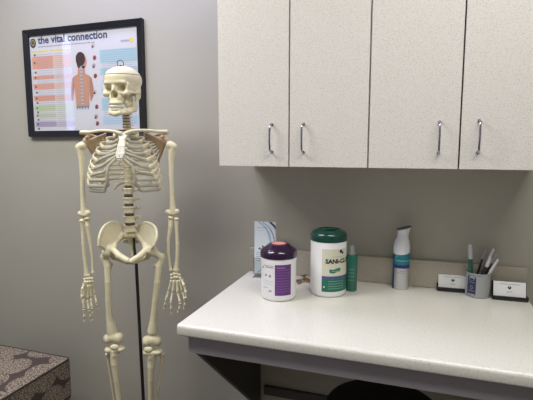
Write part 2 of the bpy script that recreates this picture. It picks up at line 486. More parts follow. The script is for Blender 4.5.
for f in (.20, .38, .59, .70, .80, .88, .975): S.ell(U(.045), W_(f), .007, .006, (0.42, 0.38, 0.40), 3)
# blue panels on the right
S.rect(U(.66), U(.985), W_(.33), W_(.20), (0.70, 0.82, 0.88), 1); S.rect(U(.66), U(.985), W_(.45), W_(.38), (0.70, 0.82, 0.88), 1); S.rect(U(.66), U(.985), W_(.62), W_(.50), (0.78, 0.86, 0.93), 1)
S.rect(U(.66), U(.985), W_(.80), W_(.68), (0.70, 0.82, 0.88), 1); S.rect(U(.66), U(.985), W_(.95), W_(.86), (0.76, 0.84, 0.93), 1)
f = .215
while f < .95: n += 1; S.lines(U(.68), U(.97), W_(f), (0.50, 0.60, 0.70), 2, .0014, n); f += .021
for k, f in enumerate((.15, .27, .35, .45, .61, .76, .86, .93)):
    S.ell(U(.605 + .01 * (k % 2)), W_(f), .010, .011, [(0.75, 0.74, 0.78), (0.63, 0.30, 0.32), (0.66, 0.62, 0.66), (0.58, 0.28, 0.30)][k % 4], 2)
    S.ell(U(.60 + .01 * (k % 2)), W_(f + .012), .006, .006, (0.45, 0.25, 0.25), 3)
# man seen from behind
sk = (0.80, 0.60, 0.51); sk2 = (0.72, 0.52, 0.44); hair = (0.27, 0.17, 0.17); ux = .487
body = [(-.125, .80), (-.13, .68), (-.115, .52), (-.09, .475), (-.04, .455), (-.03, .40), (.035, .40), (.04, .45), (.085, .475), (.115, .52), (.12, .66), (.105, .70), (.085, .80), (.075, .83), (-.085, .83), (-.09, .70), (-.105, .66), (-.105, .80)]
def fan(pts, col, lay):
    b = [(U(ux + x * .82), W_(.245 + (y - .245) * .86)) for x, y in pts]; S.poly(b, col, lay)
fan([(-.09, .475), (-.04, .45), (.04, .45), (.085, .475), (.09, .60), (.078, .72), (.075, .83), (-.075, .83), (-.078, .72), (-.09, .60)], sk, 2)
fan([(-.09, .475), (-.088, .60), (-.10, .70), (-.115, .78), (-.13, .74), (-.128, .62), (-.115, .52)], sk2, 2)
fan([(.085, .475), (.115, .51), (.13, .62), (.125, .72), (.09, .79), (.085, .70), (.088, .60)], sk2, 2)
fan([(-.035, .36), (.04, .36), (.045, .46), (-.045, .46)], sk, 3)
S.ell(U(ux + .02), W_(.30), .022, .032, sk, 3)
S.ell(U(ux - .003), W_(.272), .029, .034, hair, 4); S.ell(U(ux - .016), W_(.315), .015, .024, hair, 4.6)
for k in range(22): S.rect(U(ux - .012), U(ux + .010), W_(.345 + k * .0178 + .012), W_(.345 + k * .0178), (0.80, 0.82, 0.85) if k % 2 else (0.62, 0.66, 0.72), 5)
for k in range(5): S.poly([(U(ux - .06 + k * .025), W_(.75)), (U(ux - .046 + k * .025), W_(.75)), (U(ux - .056 + k * .027), W_(.79))], (0.45, 0.46, 0.55), 5)
S.rect(U(ux - .06), U(ux + .06), W_(.762), W_(.742), (0.62, 0.64, 0.72), 4)
S.build('printed_chart', lambda u, v, l: (-pw / 2 + fb + u, -0.008 - .0003 * l, fb + v), pr)
bm = bmesh.new(); box(bm, -pw / 2 + fb - .001, pw / 2 - fb + .001, -0.0135, -0.0115, fb - .001, ph - fb + .001)
obj('glazing', bm, M['glass'], pr, sm=None)

# ------------------------------------------------------------------ patterned ottoman
def ottoman_mat():
    m = bpy.data.materials.new('medallion_upholstery'); m.use_nodes = True; nt = m.node_tree; b = nt.nodes['Principled BSDF']; b.inputs['Roughness'].default_value = 0.9
    tc = nt.nodes.new('ShaderNodeTexCoord')
    mp = nt.nodes.new('ShaderNodeMapping'); mp.inputs['Location'].default_value = (0.03, 0.045, 0.02)
    v = nt.nodes.new('ShaderNodeTexVoronoi'); v.inputs['Scale'].default_value = 6.6; v.inputs['Randomness'].default_value = 0.35
    r = nt.nodes.new('ShaderNodeValToRGB'); r.color_ramp.elements[0].position = 0.50; r.color_ramp.elements[1].position = 0.53
    r.color_ramp.elements[0].color = (1, 1, 1, 1); r.color_ramp.elements[1].color = (0, 0, 0, 1)
    v2 = nt.nodes.new('ShaderNodeTexVoronoi'); v2.inputs['Scale'].default_value = 165
    r2 = nt.nodes.new('ShaderNodeValToRGB'); r2.color_ramp.elements[0].position = 0.25; r2.color_ramp.elements[1].position = 0.62
    r2.color_ramp.elements[0].color = (*s2l((0.70, 0.645, 0.57)), 1); r2.color_ramp.elements[1].color = (*s2l((0.36, 0.31, 0.28)), 1)
    n = nt.nodes.new('ShaderNodeTexNoise'); n.inputs['Scale'].default_value = 160
    dk = nt.nodes.new('ShaderNodeMix'); dk.data_type = 'RGBA'; dk.inputs[6].default_value = (*s2l((0.22, 0.185, 0.175)), 1); dk.inputs[7].default_value = (*s2l((0.34, 0.29, 0.275)), 1)
    mx = nt.nodes.new('ShaderNodeMix'); mx.data_type = 'RGBA'
    L = nt.links.new
    L(tc.outputs['Object'], mp.inputs[0]); L(mp.outputs[0], v.inputs['Vector']); L(tc.outputs['Object'], v2.inputs['Vector']); L(tc.outputs['Object'], n.inputs['Vector'])
    L(v.outputs['Distance'], r.inputs[0]); L(v2.outputs['Distance'], r2.inputs[0]); L(n.outputs['Fac'], dk.inputs[0])
    L(r.outputs[0], mx.inputs[0]); L(dk.outputs[2], mx.inputs[6]); L(r2.outputs[0], mx.inputs[7]); L(mx.outputs[2], b.inputs['Base Color'])
    bp = nt.nodes.new('ShaderNodeBump'); bp.inputs['Strength'].default_value = 0.4; bp.inputs['Distance'].default_value = 0.002; L(v2.outputs['Distance'], bp.inputs['Height']); L(bp.outputs[0], b.inputs['Normal'])
    return m
M['med'] = ottoman_mat(); M['welt'] = mat('brown_welt', (0.20, 0.17, 0.16), 0.85); M['wood'] = mat('dark_wood', (0.20, 0.13, 0.09), 0.5, var=0.2, scale=30)
OZ = 0.470; oc = onz(70.5, 357.5, ZF + OZ); OX1, OY1 = oc.x, oc.y; OW, OD = 0.60, 0.56
ot = empty('ottoman', (OX1 - OW / 2, OY1 - OD / 2, ZF))
tag(ot, 'brown and beige medallion-patterned upholstered ottoman standing on the floor near the wall', 'ottoman')
def pad(x, y, t, z0, z1, nx=26):
    """soft cushion block: rounded, slightly crowned top"""
    bm = bmesh.new(); box(bm, -x, x, -y, y, z0, z1, 0.012, 3)
    bmesh.ops.subdivide_edges(bm, edges=[e for e in bm.edges if e.calc_length() > 0.1], cuts=nx, use_grid_fill=True)
    for v in bm.verts:
        if v.co.z > z1 - 0.02:
            v.co.z += t * (1 - (v.co.x / x) ** 4) * (1 - (v.co.y / y) ** 4) + 0.0035 * math.sin(v.co.x * 21 + 1) * math.cos(v.co.y * 17)
    return bm
obj('cushion', pad(OW / 2, OD / 2, .012, .27, OZ), M['med'], ot)
bm = bmesh.new(); box(bm, -OW / 2 + .004, OW / 2 - .004, -OD / 2 + .004, OD / 2 - .004, .07, .275, .008, 2); obj('upholstered_base', bm, M['med'], ot)
for z in (OZ - .004, .275):
    bm = bmesh.new(); a, b, c = OW / 2 - .001, OD / 2 - .001, .02
    loop = []
    for sx_, sy_, a0 in ((1, 1, 0), (-1, 1, 90), (-1, -1, 180), (1, -1, 270)):
        for k in range(5):
            t = math.radians(a0 + 22.5 * k); loop.append((sx_ * (a - c) + c * math.cos(t), sy_ * (b - c) + c * math.sin(t), z))
    loop.append(loop[0]); tube(bm, loop, .0042, 8); obj('welt', bm, M['welt'], ot)
for sx_ in (-1, 1):
    for sy_ in (-1, 1):
        bm = bmesh.new(); lathe(bm, [(0, 0), (.016, 0), (.018, .002), (.026, .07), (.026, .075), (0, .075)], 16, (sx_ * (OW / 2 - .05), sy_ * (OD / 2 - .05), 0)); obj('leg', bm, M['wood'], ot)

# ------------------------------------------------------------------ black stool under the counter
sp = onz(383, 404, 0.50)
st = empty('stool', (sp.x, sp.y, 0))
tag(st, 'round black vinyl stool tucked in the shade under the counter', 'stool')
bm = bmesh.new(); lathe(bm, [(0, .43), (.17, .43), (.185, .44), (.19, .465), (.185, .488), (.165, .499), (.08, .502), (0, .503)], 48); obj('seat', bm, M['blackvinyl'], st)
bm = bmesh.new(); lathe(bm, [(0, .10 + ZF), (.03, .10 + ZF), (.03, .28), (.018, .285), (.018, .42), (.07, .425), (.07, .43), (0, .43)], 24); obj('gas_post', bm, M['steel'], st)
for k in range(5):
    a = 2 * PI * k / 5 + .3; ca, sa = math.cos(a), math.sin(a)
    bm = bmesh.new(); tube(bm, [(0, 0, .13 + ZF), (.10 * ca, .10 * sa, .12 + ZF), (.24 * ca, .24 * sa, .075 + ZF)], [.02, .018, .013], 10); lg = obj('leg', bm, M['black'], st)
    bm = bmesh.new(); tube(bm, [(.24 * ca, .24 * sa, .075 + ZF), (.24 * ca, .24 * sa, .05 + ZF)], .005, 8)
    tube(bm, [(.24 * ca - .012 * sa, .24 * sa + .012 * ca, .026 + ZF), (.24 * ca + .012 * sa, .24 * sa - .012 * ca, .026 + ZF)], .0255, 18); obj('caster', bm, M['black'], lg)

# ------------------------------------------------------------------ anatomical skeleton on its stand
DH = 1.84
Fh = Vector((math.sin(YAW), math.cos(YAW), 0))
def Qc(px, py, d=0.0):
    r = ray(px, py); t = (DH - d) / r.dot(Fh); return Vector((r.dot(Rv) * t, -d, CAM.z + r.z * t))
X0 = Qc(136, 300).x
def Q(px, py, d=0.0):
    q = Qc(px, py, d); return Vector((q.x - X0, q.y, q.z))
base = CAM + Fh * DH + Rv * X0; base.z = 0
sk = empty('anatomical_skeleton', base, -YAW)
tag(sk, 'life-size cream plastic teaching skeleton hanging on a black stand beside the counter', 'skeleton')
B = M['bone']
def T(*p): return tuple(float(v) for v in p)
def chain(pts, radii, k=0.004):
    return [('c', k, T(*pts[i]), T(*pts[i + 1]), radii[i], radii[i + 1]) for i in range(len(pts) - 1)]

# skull: own axes, x to its image-right, forward = -y, origin between the eye sockets
so = Q(122.3, 87.9, 0.015)
sR = Matrix.Rotation(math.radians(-12), 4, 'Z') @ Matrix.Rotation(math.radians(4), 4, 'X') @ Matrix.Diagonal((.97, .97, .975, 1))
mm = 0.001
def e(k, c, r, R=None, neg=False):
    o = ('E' if neg else 'e', k * mm, tuple(v * mm for v in c), tuple(v * mm for v in r)); return o + ((R,) if R is not None else ())
ops = [e(10, (0, 18, 30), (69, 84, 57)), e(12, (0, -34, 36), (54, 36, 40)), e(10, (0, -54, 17), (49, 17, 10)), e(14, (0, 22, -8), (56, 62, 32)),
       e(10, (0, -46, -14), (42, 22, 26)), e(8, (0, -50, -44), (29, 25, 26)), e(6, (0, -58, -62), (29, 23, 13)), e(6, (0, -8, -42), (33, 42, 24))]
for s in (-1, 1):
    ops += [e(7, (s * 43, -50, -25), (15, 15, 13)), ('c', .005, T(s * .050, -.046, -.022), T(s * .064, -.012, -.021), .006, .0045), ('c', .005, T(s * .064, -.012, -.021), T(s * .063, .014, -.019), .0045, .006),
            ('c', .006, T(s * .047, -.050, -.02), T(s * .052, -.046, .010), .006, .006), e(8, (s * 53, 28, -28), (11, 15, 22)), e(8, (s * 56, 20, -8), (12, 22, 18)), e(8, (s * 33, -13, -60), (14, 30, 27)), e(8, (s * 38, -20, 0), (19, 34, 27))]
ops += [('c', .006, T(0, -.062, .006), T(0, -.0735, -.013), .0075, .006)]
for s in (-1, 1):
    ops += [e(4, (s * 28, -72, -4), (16, 43, 16.5), neg=True), e(10, (s * 78, -12, -2), (15, 22, 24), neg=True), e(6, (s * 47, -22, -42), (15, 18, 18), neg=True), e(5, (s * 44, -52, -50), (11, 16, 12), neg=True)]
ops += [e(3, (-5.5, -74, -31), (9, 42, 15), rotm(0, math.radians(16), 0), neg=True), e(3, (5.5, -74, -31), (9, 42, 15), rotm(0, math.radians(-16), 0), neg=True)]
lo, hi = np.array((-.085, -.10, -.09)), np.array((.085, .112, .10))
V, Fc = None, None
def skull_piece(name, extra, parent, m=B, h=.002):
    V, Fc = surface(ops + extra, h, lo=lo, hi=hi)
    me = bpy.data.meshes.new(name); me.from_pydata([tuple(v) for v in V], [], [tuple(f) for f in Fc]); me.materials.append(m)
    for p in me.polygons: p.use_smooth = True
    return link(name, me, parent)
skull = skull_piece('skull', [('p', 0, (0, 0.0, 1.0), .0495)], sk)
skull.matrix_local = Matrix.Translation(so) @ sR
skull_piece('skull_cap', [('p', 0, (0, 0.0, -1.0), -.0508)], skull)
bm = bmesh.new()
for s in (-1, 1):
    for k in range(7):
        a = math.radians(s * (6 + 12.5 * k)); x, y = .0265 * math.sin(a) * 1.02, -.049 - .0265 * math.cos(a)
        for z, hh in ((-.0745, .0075), (-.087, .0068)):
            r = bmesh.ops.create_icosphere(bm, subdivisions=2, radius=1)
            for v in r['verts']:
                c = v.co; q = Vector((c.x * .0034, c.y * .0036, c.z * hh)); q.rotate(Euler((0, 0, a))); v.co = q + Vector((x, y + (.002 if z < -.08 else 0), z))
obj('teeth', bm, M['teeth'], skull, sm=3)
jaw = []
arc = [(0, -66, -101), (16, -64, -101), (32, -50, -99), (43, -28, -96), (50, -4, -88)]
for s in (-1, 1):
    P = [T(s * x * mm, y * mm, z * mm) for x, y, z in arc]
    jaw += chain(P, [.0105, .0095, .0085, .0085, .009], .005)
    jaw += chain([(p[0] * .97, p[1] + .002, p[2] + .011) for p in P[:4]], [.007, .007, .0065, .006], .006)
    rm = [(50, -4, -88), (54, 2, -68), (57, 6, -45), (58, 4, -28)]
    jaw += chain([T(s * x * mm, y * mm, z * mm) for x, y, z in rm], [.0105, .008, .006, .006], .005)
    jaw += chain([T(s * x * mm, y * mm, z * mm) for x, y, z in [(46, -18, -88), (51, -12, -64), (53, -14, -40)]], [.008, .006, .004], .006)
jaw += [e(5, (0, -70, -106), (12, 8, 9))]
bone('mandible', jaw, skull, B, .002)
bm = bmesh.new(); lp = [Vector((.014 * math.sin(a), -.002, .095 - .014 * math.cos(a))) for a in [2 * PI * k / 24 for k in range(25)]]
tube(bm, lp, .0016, 8, caps=False); tube(bm, [(0, -.002, .0845), (0, -.002, .09)], .004, 8); hk = obj('hanging_ring', bm, M['steel'], skull)

# spine
def spx(y): return lerp([108, 118, 130, 160, 176, 202, 232], [125.5, 126.2, 127, 127, 127.7, 128.8, 130.5], y)
def spd(y): return lerp([108, 118, 133, 150, 170, 190, 212, 232], [-.02, -.02, -.05, -.075, -.075, -.055, -.035, -.055], y)
def SP(y): return Q(spx(y), y, spd(y))
def vert_ops(bw, bd, bh, tp, spn, dn):
    o = [('e', .001, (0, 0, bh * z), (bw * q, bd * q, bh * .4)) for z, q in ((-.66, 1.0), (-.3, .93), (0, .9), (.3, .93), (.66, 1.0))]
    for s in (-1, 1):
        o += [('c', .003, (s * bw * .7, bd * .6, bh * .3), (s * bw * .75, bd * 1.7, bh * .2), bh * .38, bh * .38), ('c', .003, (s * bw * .7, bd * 1.6, bh * .2), (s * tp, bd * 1.8, bh * .3), bh * .42, bh * .36),
              ('c', .003, (s * bw * .7, bd * 1.6, 0), (0, bd * 2.4, -bh * .2), bh * .4, bh * .4)]
    o += [('c', .003, (0, bd * 2.3, -bh * .2), (0, bd * 2.3 + spn, -dn), bh * .36, bh * .45)]
    return o
kinds = {'cervical_vertebra': (.015, .010, .0048, .023, .018, .006), 'thoracic_vertebra': (.0155, .0135, .0095, .030, .030, .024), 'lumbar_vertebra': (.0245, .0175, .0162, .036, .022, .006)}
vme = {}
def vertebra(kind, y, s=1.0):
    if kind not in vme: o = bone(kind, vert_ops(*kinds[kind]), sk, B, .0016 if kind[0] != 'l' else .0022); vme[kind] = o.data
    else: o = link(kind, vme[kind], sk)
    o.location = SP(y); o.scale = (s, s, s); return o
ys = [('cervical_vertebra', 111.5 + 2.85 * i, .95 + .03 * i) for i in range(7)] + [('thoracic_vertebra', 133.2 + 4.55 * i, .82 + .028 * i) for i in range(12)] + [('lumbar_vertebra', y, .88 + .035 * i) for i, y in enumerate((191.3, 200.6, 209.8, 219.2, 228.4))]
for k, y, s in ys: vertebra(k, y, s)
for (k, y, s), (k2, y2, s2) in zip(ys, ys[1:]):
    a, b = SP(y), SP(y2); bw, bd, bh = kinds[k][:3]; r = bw * s * (1.08 if k[0] == 'c' else .86)
    gap = (a - b).length; th = max(.0018, gap - (bh * s + kinds[k2][2] * s2) * .98) * .5
    bm = bmesh.new(); lathe(bm, [(0, -th), (r * .9, -th), (r, -th * .4), (r, th * .4), (r * .9, th), (0, th)], 20, sy=bd / bw)
    t = bh * s / (bh * s + kinds[k2][2] * s2); o = obj('disc', bm, M['disc'] if k[0] == 'c' else M['disc2'], sk); o.location = a.lerp(b, t)

# sternum, ribs, cartilages
ST = lambda y: Q(lerp([132, 145, 158, 166], [123.6, 121.6, 119.6, 119.2], y), y, lerp([132, 145, 158, 166], [.058, .078, .092, .094], y))
def splate(y0, w0, y1, w1, n=4):
    o = []
    for k in range(n):
        f = (k / (n - 1) - .5) * 2; dx = Vector((f, 0, 0))
        o.append(('c', .003, T(*(ST(y0) + dx * w0)), T(*(ST(y1) + dx * w1)), .0048, .0048))
    return o
bone('sternum', splate(132.6, .019, 134.5, .017) + splate(134.5, .017, 139, .0075) + splate(139.6, .0075, 146, .0105) + splate(146, .0105, 154, .0135) + splate(154, .0135, 157.8, .009) + [('C', .001, T(*(ST(156.6) + Vector((0, -.02, 0)))), T(*(ST(156.6) + Vector((0, .02, 0)))), .0026, .0026)], sk, M['sternum'], .0016)
bone('xiphoid', [('c', .002, T(*ST(160.2)), T(*ST(165.5)), .0055, .0032)], sk, M['cart'], .0015)
s0 = SP(152); t0 = ST(152); ax = t0 - s0; ax.z = 0; ax.normalize(); lat = Vector((-ax.y, ax.x, 0))
if lat.x < 0: lat = -lat
RW = [.048, .074, .094, .109, .121, .130, .137, .142, .145, .141, .120, .070]
RD = [.095, .125, .150, .168, .182, .190, .192, .188, .180, .166, .150, .130]
RE = [32, 40, 42, 42, 42, 40, 38, 32, 24, 14, -14, -38]
REY = [137, 142.5, 147.5, 153.5, 160.5, 167.5, 173.5, 179, 184.5, 189, 187.5, 191]
STY = [134, 139.5, 144.5, 149, 152.8, 156.2, 158.6]
prevc = {}
RC = {4: (54, 158.5), 5: (60, 165), 6: (66, 170.5), 7: (71, 178), 8: (72, 184), 9: (64, 189.5)}
for i in range(12):
    yv = 133.2 + 4.55 * i; sp_ = SP(yv); zend = Q(spx(REY[i]), REY[i], 0).z
    for s in (-1, 1):
        D = RD[i] * .5; w = RW[i]
        bk = sp_ - ax * .026; cc = bk + ax * (D + .004)
        pts = []; nrm = []; n = 22
        for k in range(n + 1):
            u = k / n; th = math.radians(-80 + (RE[i] + 80) * u)
            cx_ = math.copysign(abs(math.cos(th)) ** .82, math.cos(th)); sx_ = math.copysign(abs(math.sin(th)) ** .95, math.sin(th))
            p = cc + lat * (s * w * cx_) + ax * (D * sx_)
            p.z = sp_.z + (zend - sp_.z) * (u ** 1.75) + .004 * math.sin(PI * u)
            pts.append(p); nn = lat * (s * math.cos(th)) + ax * math.sin(th); nrm.append(nn)
        pts = [sp_ - ax * .018 + lat * (s * .014)] + pts; nrm = [nrm[0]] + nrm
        rad = [.0042] + [lerp([0, .15, .7, 1], [.0050, .0060, .0076, .0100 if i < 10 else .004], k / n) for k in range(n + 1)]
        bm = bmesh.new(); tube(bm, pts, rad, 10, nrm, .42); obj('rib', bm, B, sk, sm=1.2)
        if i < 10:
            e0 = pts[-1]
            wp = []
            if i in RC:
                for fr_ in (.5, 1.0):
                    th = math.radians(RE[i] + (RC[i][0] - RE[i]) * fr_); q = cc + lat * (s * w * math.cos(th) ** .82) + ax * (D * math.sin(th) ** .95)
                    z1 = Q(spx(RC[i][1]), RC[i][1], 0).z; q.z = e0.z + (z1 - e0.z) * fr_; wp.append(q)
                tgt = ST(STY[i]) + lat * (s * .014) if i < 7 else prevc[s]
                cp = spline([pts[-2], e0] + wp + [wp[-1].lerp(tgt, .5) + ax * .004, tgt], 5)[4:]
            elif i < 7:
                e1 = ST(STY[i]) + lat * (s * .015); mid = e0.lerp(e1, .5) + ax * .010 + Vector((0, 0, -.004 - .0016 * i))
                cp = spline([pts[-2], e0, mid, e1], 6)[5:]
            if i >= 6: prevc[s] = cp[int(len(cp) * .72)]
            N = len(cp); nl = [(nrm[-1] * (1 - k / (N - 1)) + ax * (k / (N - 1))).normalized() for k in range(N)]
            bm = bmesh.new(); tube(bm, cp, [lerp([0, .5, 1], [.0082, .0066, .0060], k / (N - 1)) for k in range(N)], 10, nl, .5); obj('costal_cartilage', bm, M['cart'], sk, sm=1.2)

# shoulder girdle
for s, cl in ((-1, [(120.3, 133.3, .066), (113, 131.2, .066), (101, 130.6, .04), (91, 132, .012), (81.5, 132.2, -.002)]), (1, [(127, 132.8, .064), (134, 130.6, .062), (147, 130.4, .035), (158, 131.4, .008), (166.5, 131.6, -.004)])):
    P = spline([Q(*p) for p in cl], 4)
    bone('clavicle', chain([T(*p) for p in P], [lerp([0, .25, .7, 1], [.0085, .0055, .0058, .0078], k / (len(P) - 1)) for k in range(len(P))], .002), sk, B, .002)
for s, gl, med, spn, acr in ((-1, (85.5, 141.5, -.008), [(105.5, 133.5, -.078), (104.5, 140, -.09), (101.5, 150, -.09), (97, 160.5, -.075)], (104.5, 139, -.095), (81, 133.2, -.004)),
                             (1, (165.5, 141, -.008), [(144.5, 132.5, -.078), (145.5, 140, -.09), (150, 151, -.09), (158.5, 161, -.07)], (146, 139, -.095), (167, 132.6, -.004))):
    o = []; g = Q(*gl); mp_ = spline([Q(*p) for p in med], 3)
    for p in mp_: o.append(('c', .006, T(*g), T(*p), .0042, .0028))
    o += chain([T(*p) for p in mp_], [.0042] * len(mp_), .003)
    o += [('c', .005, T(*g), T(*mp_[-1]), .006, .005), ('e', .004, T(*g), (.012, .012, .017))]
    a = Q(*acr); m1 = Q((spn[0] + acr[0]) / 2, (spn[1] + acr[1]) / 2 - .5, -.065)
    o += chain([T(*Q(*spn)), T(*m1), T(*a)], [.004, .005, .0072], .004)
    co = Q(gl[0] - s * 3, gl[1] - 5, .0); o += chain([T(*g), T(*co), T(*(co + Vector((0, -.022, -.004))))], [.008, .006, .0055], .004)
    bone('scapula', o, sk, M['bone2'], .0022)

# arms
def longbone(name, pts, radii, blobs, k=.005, h=.002, m=B):
    P = [Q(*p) for p in pts]
    o = chain([T(*p) for p in P], radii, .003)
    for px, py, d, r in blobs: o.append(('e', k, T(*Q(px, py, d)), r if isinstance(r, tuple) else (r, r, r)))
    return bone(name, o, sk, m, h)
def arm(s, hum, elb, uln, radp, hand):
    longbone('humerus', hum[0], hum[1], hum[2])
    longbone('ulna', *uln); longbone('radius', *radp)
arm(-1, ([(80, 147, 0), (81.5, 158, 0), (82.3, 175, 0), (82.6, 192, 0), (83.3, 205, 0), (83.8, 213, 0)], [.016, .0115, .0095, .0092, .0105, .014],
        [(82.2, 145.8, 0, (.0165, .018, .017)), (78.2, 147.5, 0, .012), (80.2, 213.5, 0, .0105), (88, 212.8, 0, .0115), (84, 215, .004, (.018, .010, .008))]), None,
    ([(86.5, 217, -.008), (87.3, 226, 0), (89.8, 240, 0), (92.2, 256, 0), (92.8, 266, 0), (92.9, 272.5, 0)], [.012, .0092, .0068, .0058, .0052, .0065], [(87, 218.5, .0, (.013, .013, .008)), (93, 272.5, 0, .0072)]),
    ([(82, 221, .004), (82.4, 228, .004), (83.3, 244, .006), (84.6, 258, .006), (85.8, 268, .006), (86.8, 275, .006)], [.0095, .0068, .0072, .0072, .008, .011], [(82, 220.5, .004, (.0115, .0115, .0055)), (87, 275.5, .006, (.013, .010, .008))]), None)
arm(1, ([(172.3, 146, 0), (171.2, 158, 0), (171.3, 175, 0), (172, 192, 0), (172.4, 203, 0), (172.9, 211, 0)], [.016, .0115, .0095, .0092, .0105, .014],
       [(170, 145, 0, (.0165, .018, .017)), (174.3, 146.8, 0, .012), (167.8, 212, 0, .011), (177, 211.5, 0, .011), (172.6, 213.5, .004, (.018, .010, .008))]), None,
    ([(171.2, 216, -.008), (170.5, 226, 0), (168.4, 240, 0), (168.2, 252, 0), (169.8, 264, 0), (170.8, 270, 0)], [.012, .0092, .0068, .0060, .0054, .0065], [(171, 217.5, .0, (.013, .013, .008)), (170.8, 270, 0, .0072)]),
    ([(176.3, 219.5, .004), (176.5, 228, .004), (177.4, 244, .006), (177.2, 256, .006), (176.6, 264, .006), (176, 270, .006)], [.0095, .0068, .0072, .0072, .008, .011], [(176.4, 219, .004, (.0115, .0115, .0055)), (176, 270, .006, (.0135, .010, .008))]), None)

def phal(bm, a, b, r):
    a, b = Vector(a), Vector(b); n = 8
    prof = [(0, .35), (.06, 1.0), (.2, .78), (.5, .62), (.8, .72), (.94, .95), (1, .4)]
    tube(bm, [a.lerp(b, t) for t, _ in prof], [r * q for _, q in prof], n)
def make_hand(carp, fingers):
    c = [Q(*p) for p in carp]
    o = [('e', .001, T(*p), (.0068, .0065, .0062)) for p in c]
    hd = bone('hand', o, sk, B, .0013)
    for nm, pts, r in fingers:
        P = [Q(*p) for p in pts]; bm = bmesh.new()
        for i in range(len(P) - 1):
            g = (P[i + 1] - P[i]) * .03; phal(bm, P[i] + g, P[i + 1] - g, r * (1.3 - .13 * i))
        obj(nm, bm, B, hd, sm=1.3)
make_hand([(84.6, 279, .01), (87, 278.6, .012), (89.6, 278.4, .01), (92, 278.6, .006), (85, 281.8, .014), (87.6, 281.8, .016), (90, 281.6, .012), (92.4, 281.4, .006)],
          [('thumb', [(84.5, 283, .022), (81.8, 290, .04), (81.8, 297, .048), (83.2, 303, .05)], .0062),
           ('finger', [(85.6, 283.5, .016), (83.3, 298, .026), (83.8, 309, .034), (84.4, 316, .03), (84.7, 321.5, .025)], .0058),
           ('finger', [(87.8, 284, .014), (87.4, 299.5, .02), (88.6, 310, .036), (90.5, 316, .03), (92, 320.5, .024)], .0058),
           ('finger', [(90, 283.6, .010), (90.8, 298, .010), (91.6, 307.5, .026), (91.8, 313, .022), (91.2, 317, .016)], .0055),
           ('finger', [(92.3, 283, .004), (94.6, 294.5, .0), (96, 301.5, .012), (97, 305, .008), (98, 308.5, .002)], .0048)])
make_hand([(171.5, 275, .008), (174, 273.8, .012), (176.8, 273.8, .012), (179.3, 275, .01), (171.8, 278, .010), (174.6, 277.3, .014), (177.2, 277.3, .014), (180, 278, .01)],
          [('finger', [(171.6, 279.5, .008), (168.6, 290.5, .006), (166, 299, .02), (165, 304, .018), (164.4, 309, .012)], .0052),
           ('finger', [(174, 279.2, .010), (172.6, 292.5, .014), (170.8, 301.5, .028), (171.2, 308, .026), (171.4, 313.6, .02)], .0057),
           ('finger', [(177, 279.4, .012), (177.6, 293, .018), (180, 302.5, .034), (179.6, 308, .03), (177.8, 312.4, .024)], .0058),
           ('finger', [(179.6, 279.4, .014), (182.3, 291.5, .022), (184.6, 299.5, .036), (184.8, 304.5, .034), (183.8, 308.8, .028)], .0056),
           ('thumb', [(181.2, 279, .022), (184.2, 286, .04), (185.8, 292.5, .046), (186, 298, .046)], .0060)])

# pelvis
def hip(ac, crest, si, brim, pub, isch):
    A = Q(*ac); cr = spline([Q(*p) for p in crest], 4); SI = Q(*si); o = []
    b1 = [Q(*p) for p in brim]
    for i, p in enumerate(cr):
        f = i / (len(cr) - 1); root = A.lerp(SI, f * .95); o.append(('c', .007, T(*root), T(*p), .0075, .0040))
    o += chain([T(*p) for p in cr], [.0052] * len(cr), .003)
    o += chain([T(*p) for p in b1], [.013, .012, .012, .0125, .0125][:len(b1)], .005)
    o += [('e', .008, T(*A), (.024, .024, .024))]
    i1 = [Q(*p) for p in isch]; o += chain([T(*A)] + [T(*p) for p in i1], [.016, .014, .008, .008][:len(i1) + 1], .006)
    return bone('hip_bone', o, sk, B, .0024)
hip((108.5, 250, .005), [(98.6, 245.5, .052), (99.3, 237, .045), (102.5, 228.6, .02), (107.5, 223.8, -.015), (114, 222.2, -.05), (121.5, 226, -.08)], (122, 234, -.07),
    [(122, 235, -.065), (115.5, 242.5, -.035), (113, 249.5, .01), (119.5, 256, .045), (127.6, 260.6, .062)], None, [(114.5, 256.5, -.04), (119.5, 259.8, .0), (127.3, 262.6, .052)])
hip((151.4, 250, .005), [(154.2, 245.5, .052), (156.8, 237, .045), (155.8, 228.6, .02), (150.5, 223.6, -.015), (144.5, 222.8, -.05), (138.5, 227, -.08)], (138, 234, -.07),
    [(138, 235, -.065), (144.5, 242.5, -.035), (146, 249.5, .01), (140, 256, .045), (131.8, 261, .062)], None, [(146.5, 256.5, -.04), (140.5, 260, .0), (132.4, 263, .052)])
bone('pubic_symphysis', [('c', .002, T(*Q(129.7, 260.2, .062)), T(*Q(129.8, 262.6, .055)), .0065, .0065)], sk, M['cart'], .0015)
so_ = [('c', .008, T(*Q(130.6, 234.5, -.062)), T(*Q(131.5, 241, -.085)), .017, .014), ('c', .008, T(*Q(131.5, 241, -.085)), T(*Q(132.5, 252, -.075)), .014, .006), ('c', .005, T(*Q(132.5, 252, -.075)), T(*Q(132.3, 256, -.055)), .005, .003)]
for s in (-1, 1): so_ += [('c', .008, T(*Q(130.6 + s * 3, 235, -.07)), T(*Q(130.5 + s * 9, 236, -.078)), .016, .015), ('c', .006, T(*Q(131, 240, -.09)), T(*Q(131 + s * 6, 242, -.085)), .01, .008)]
bone('sacrum', so_, sk, B, .0024)

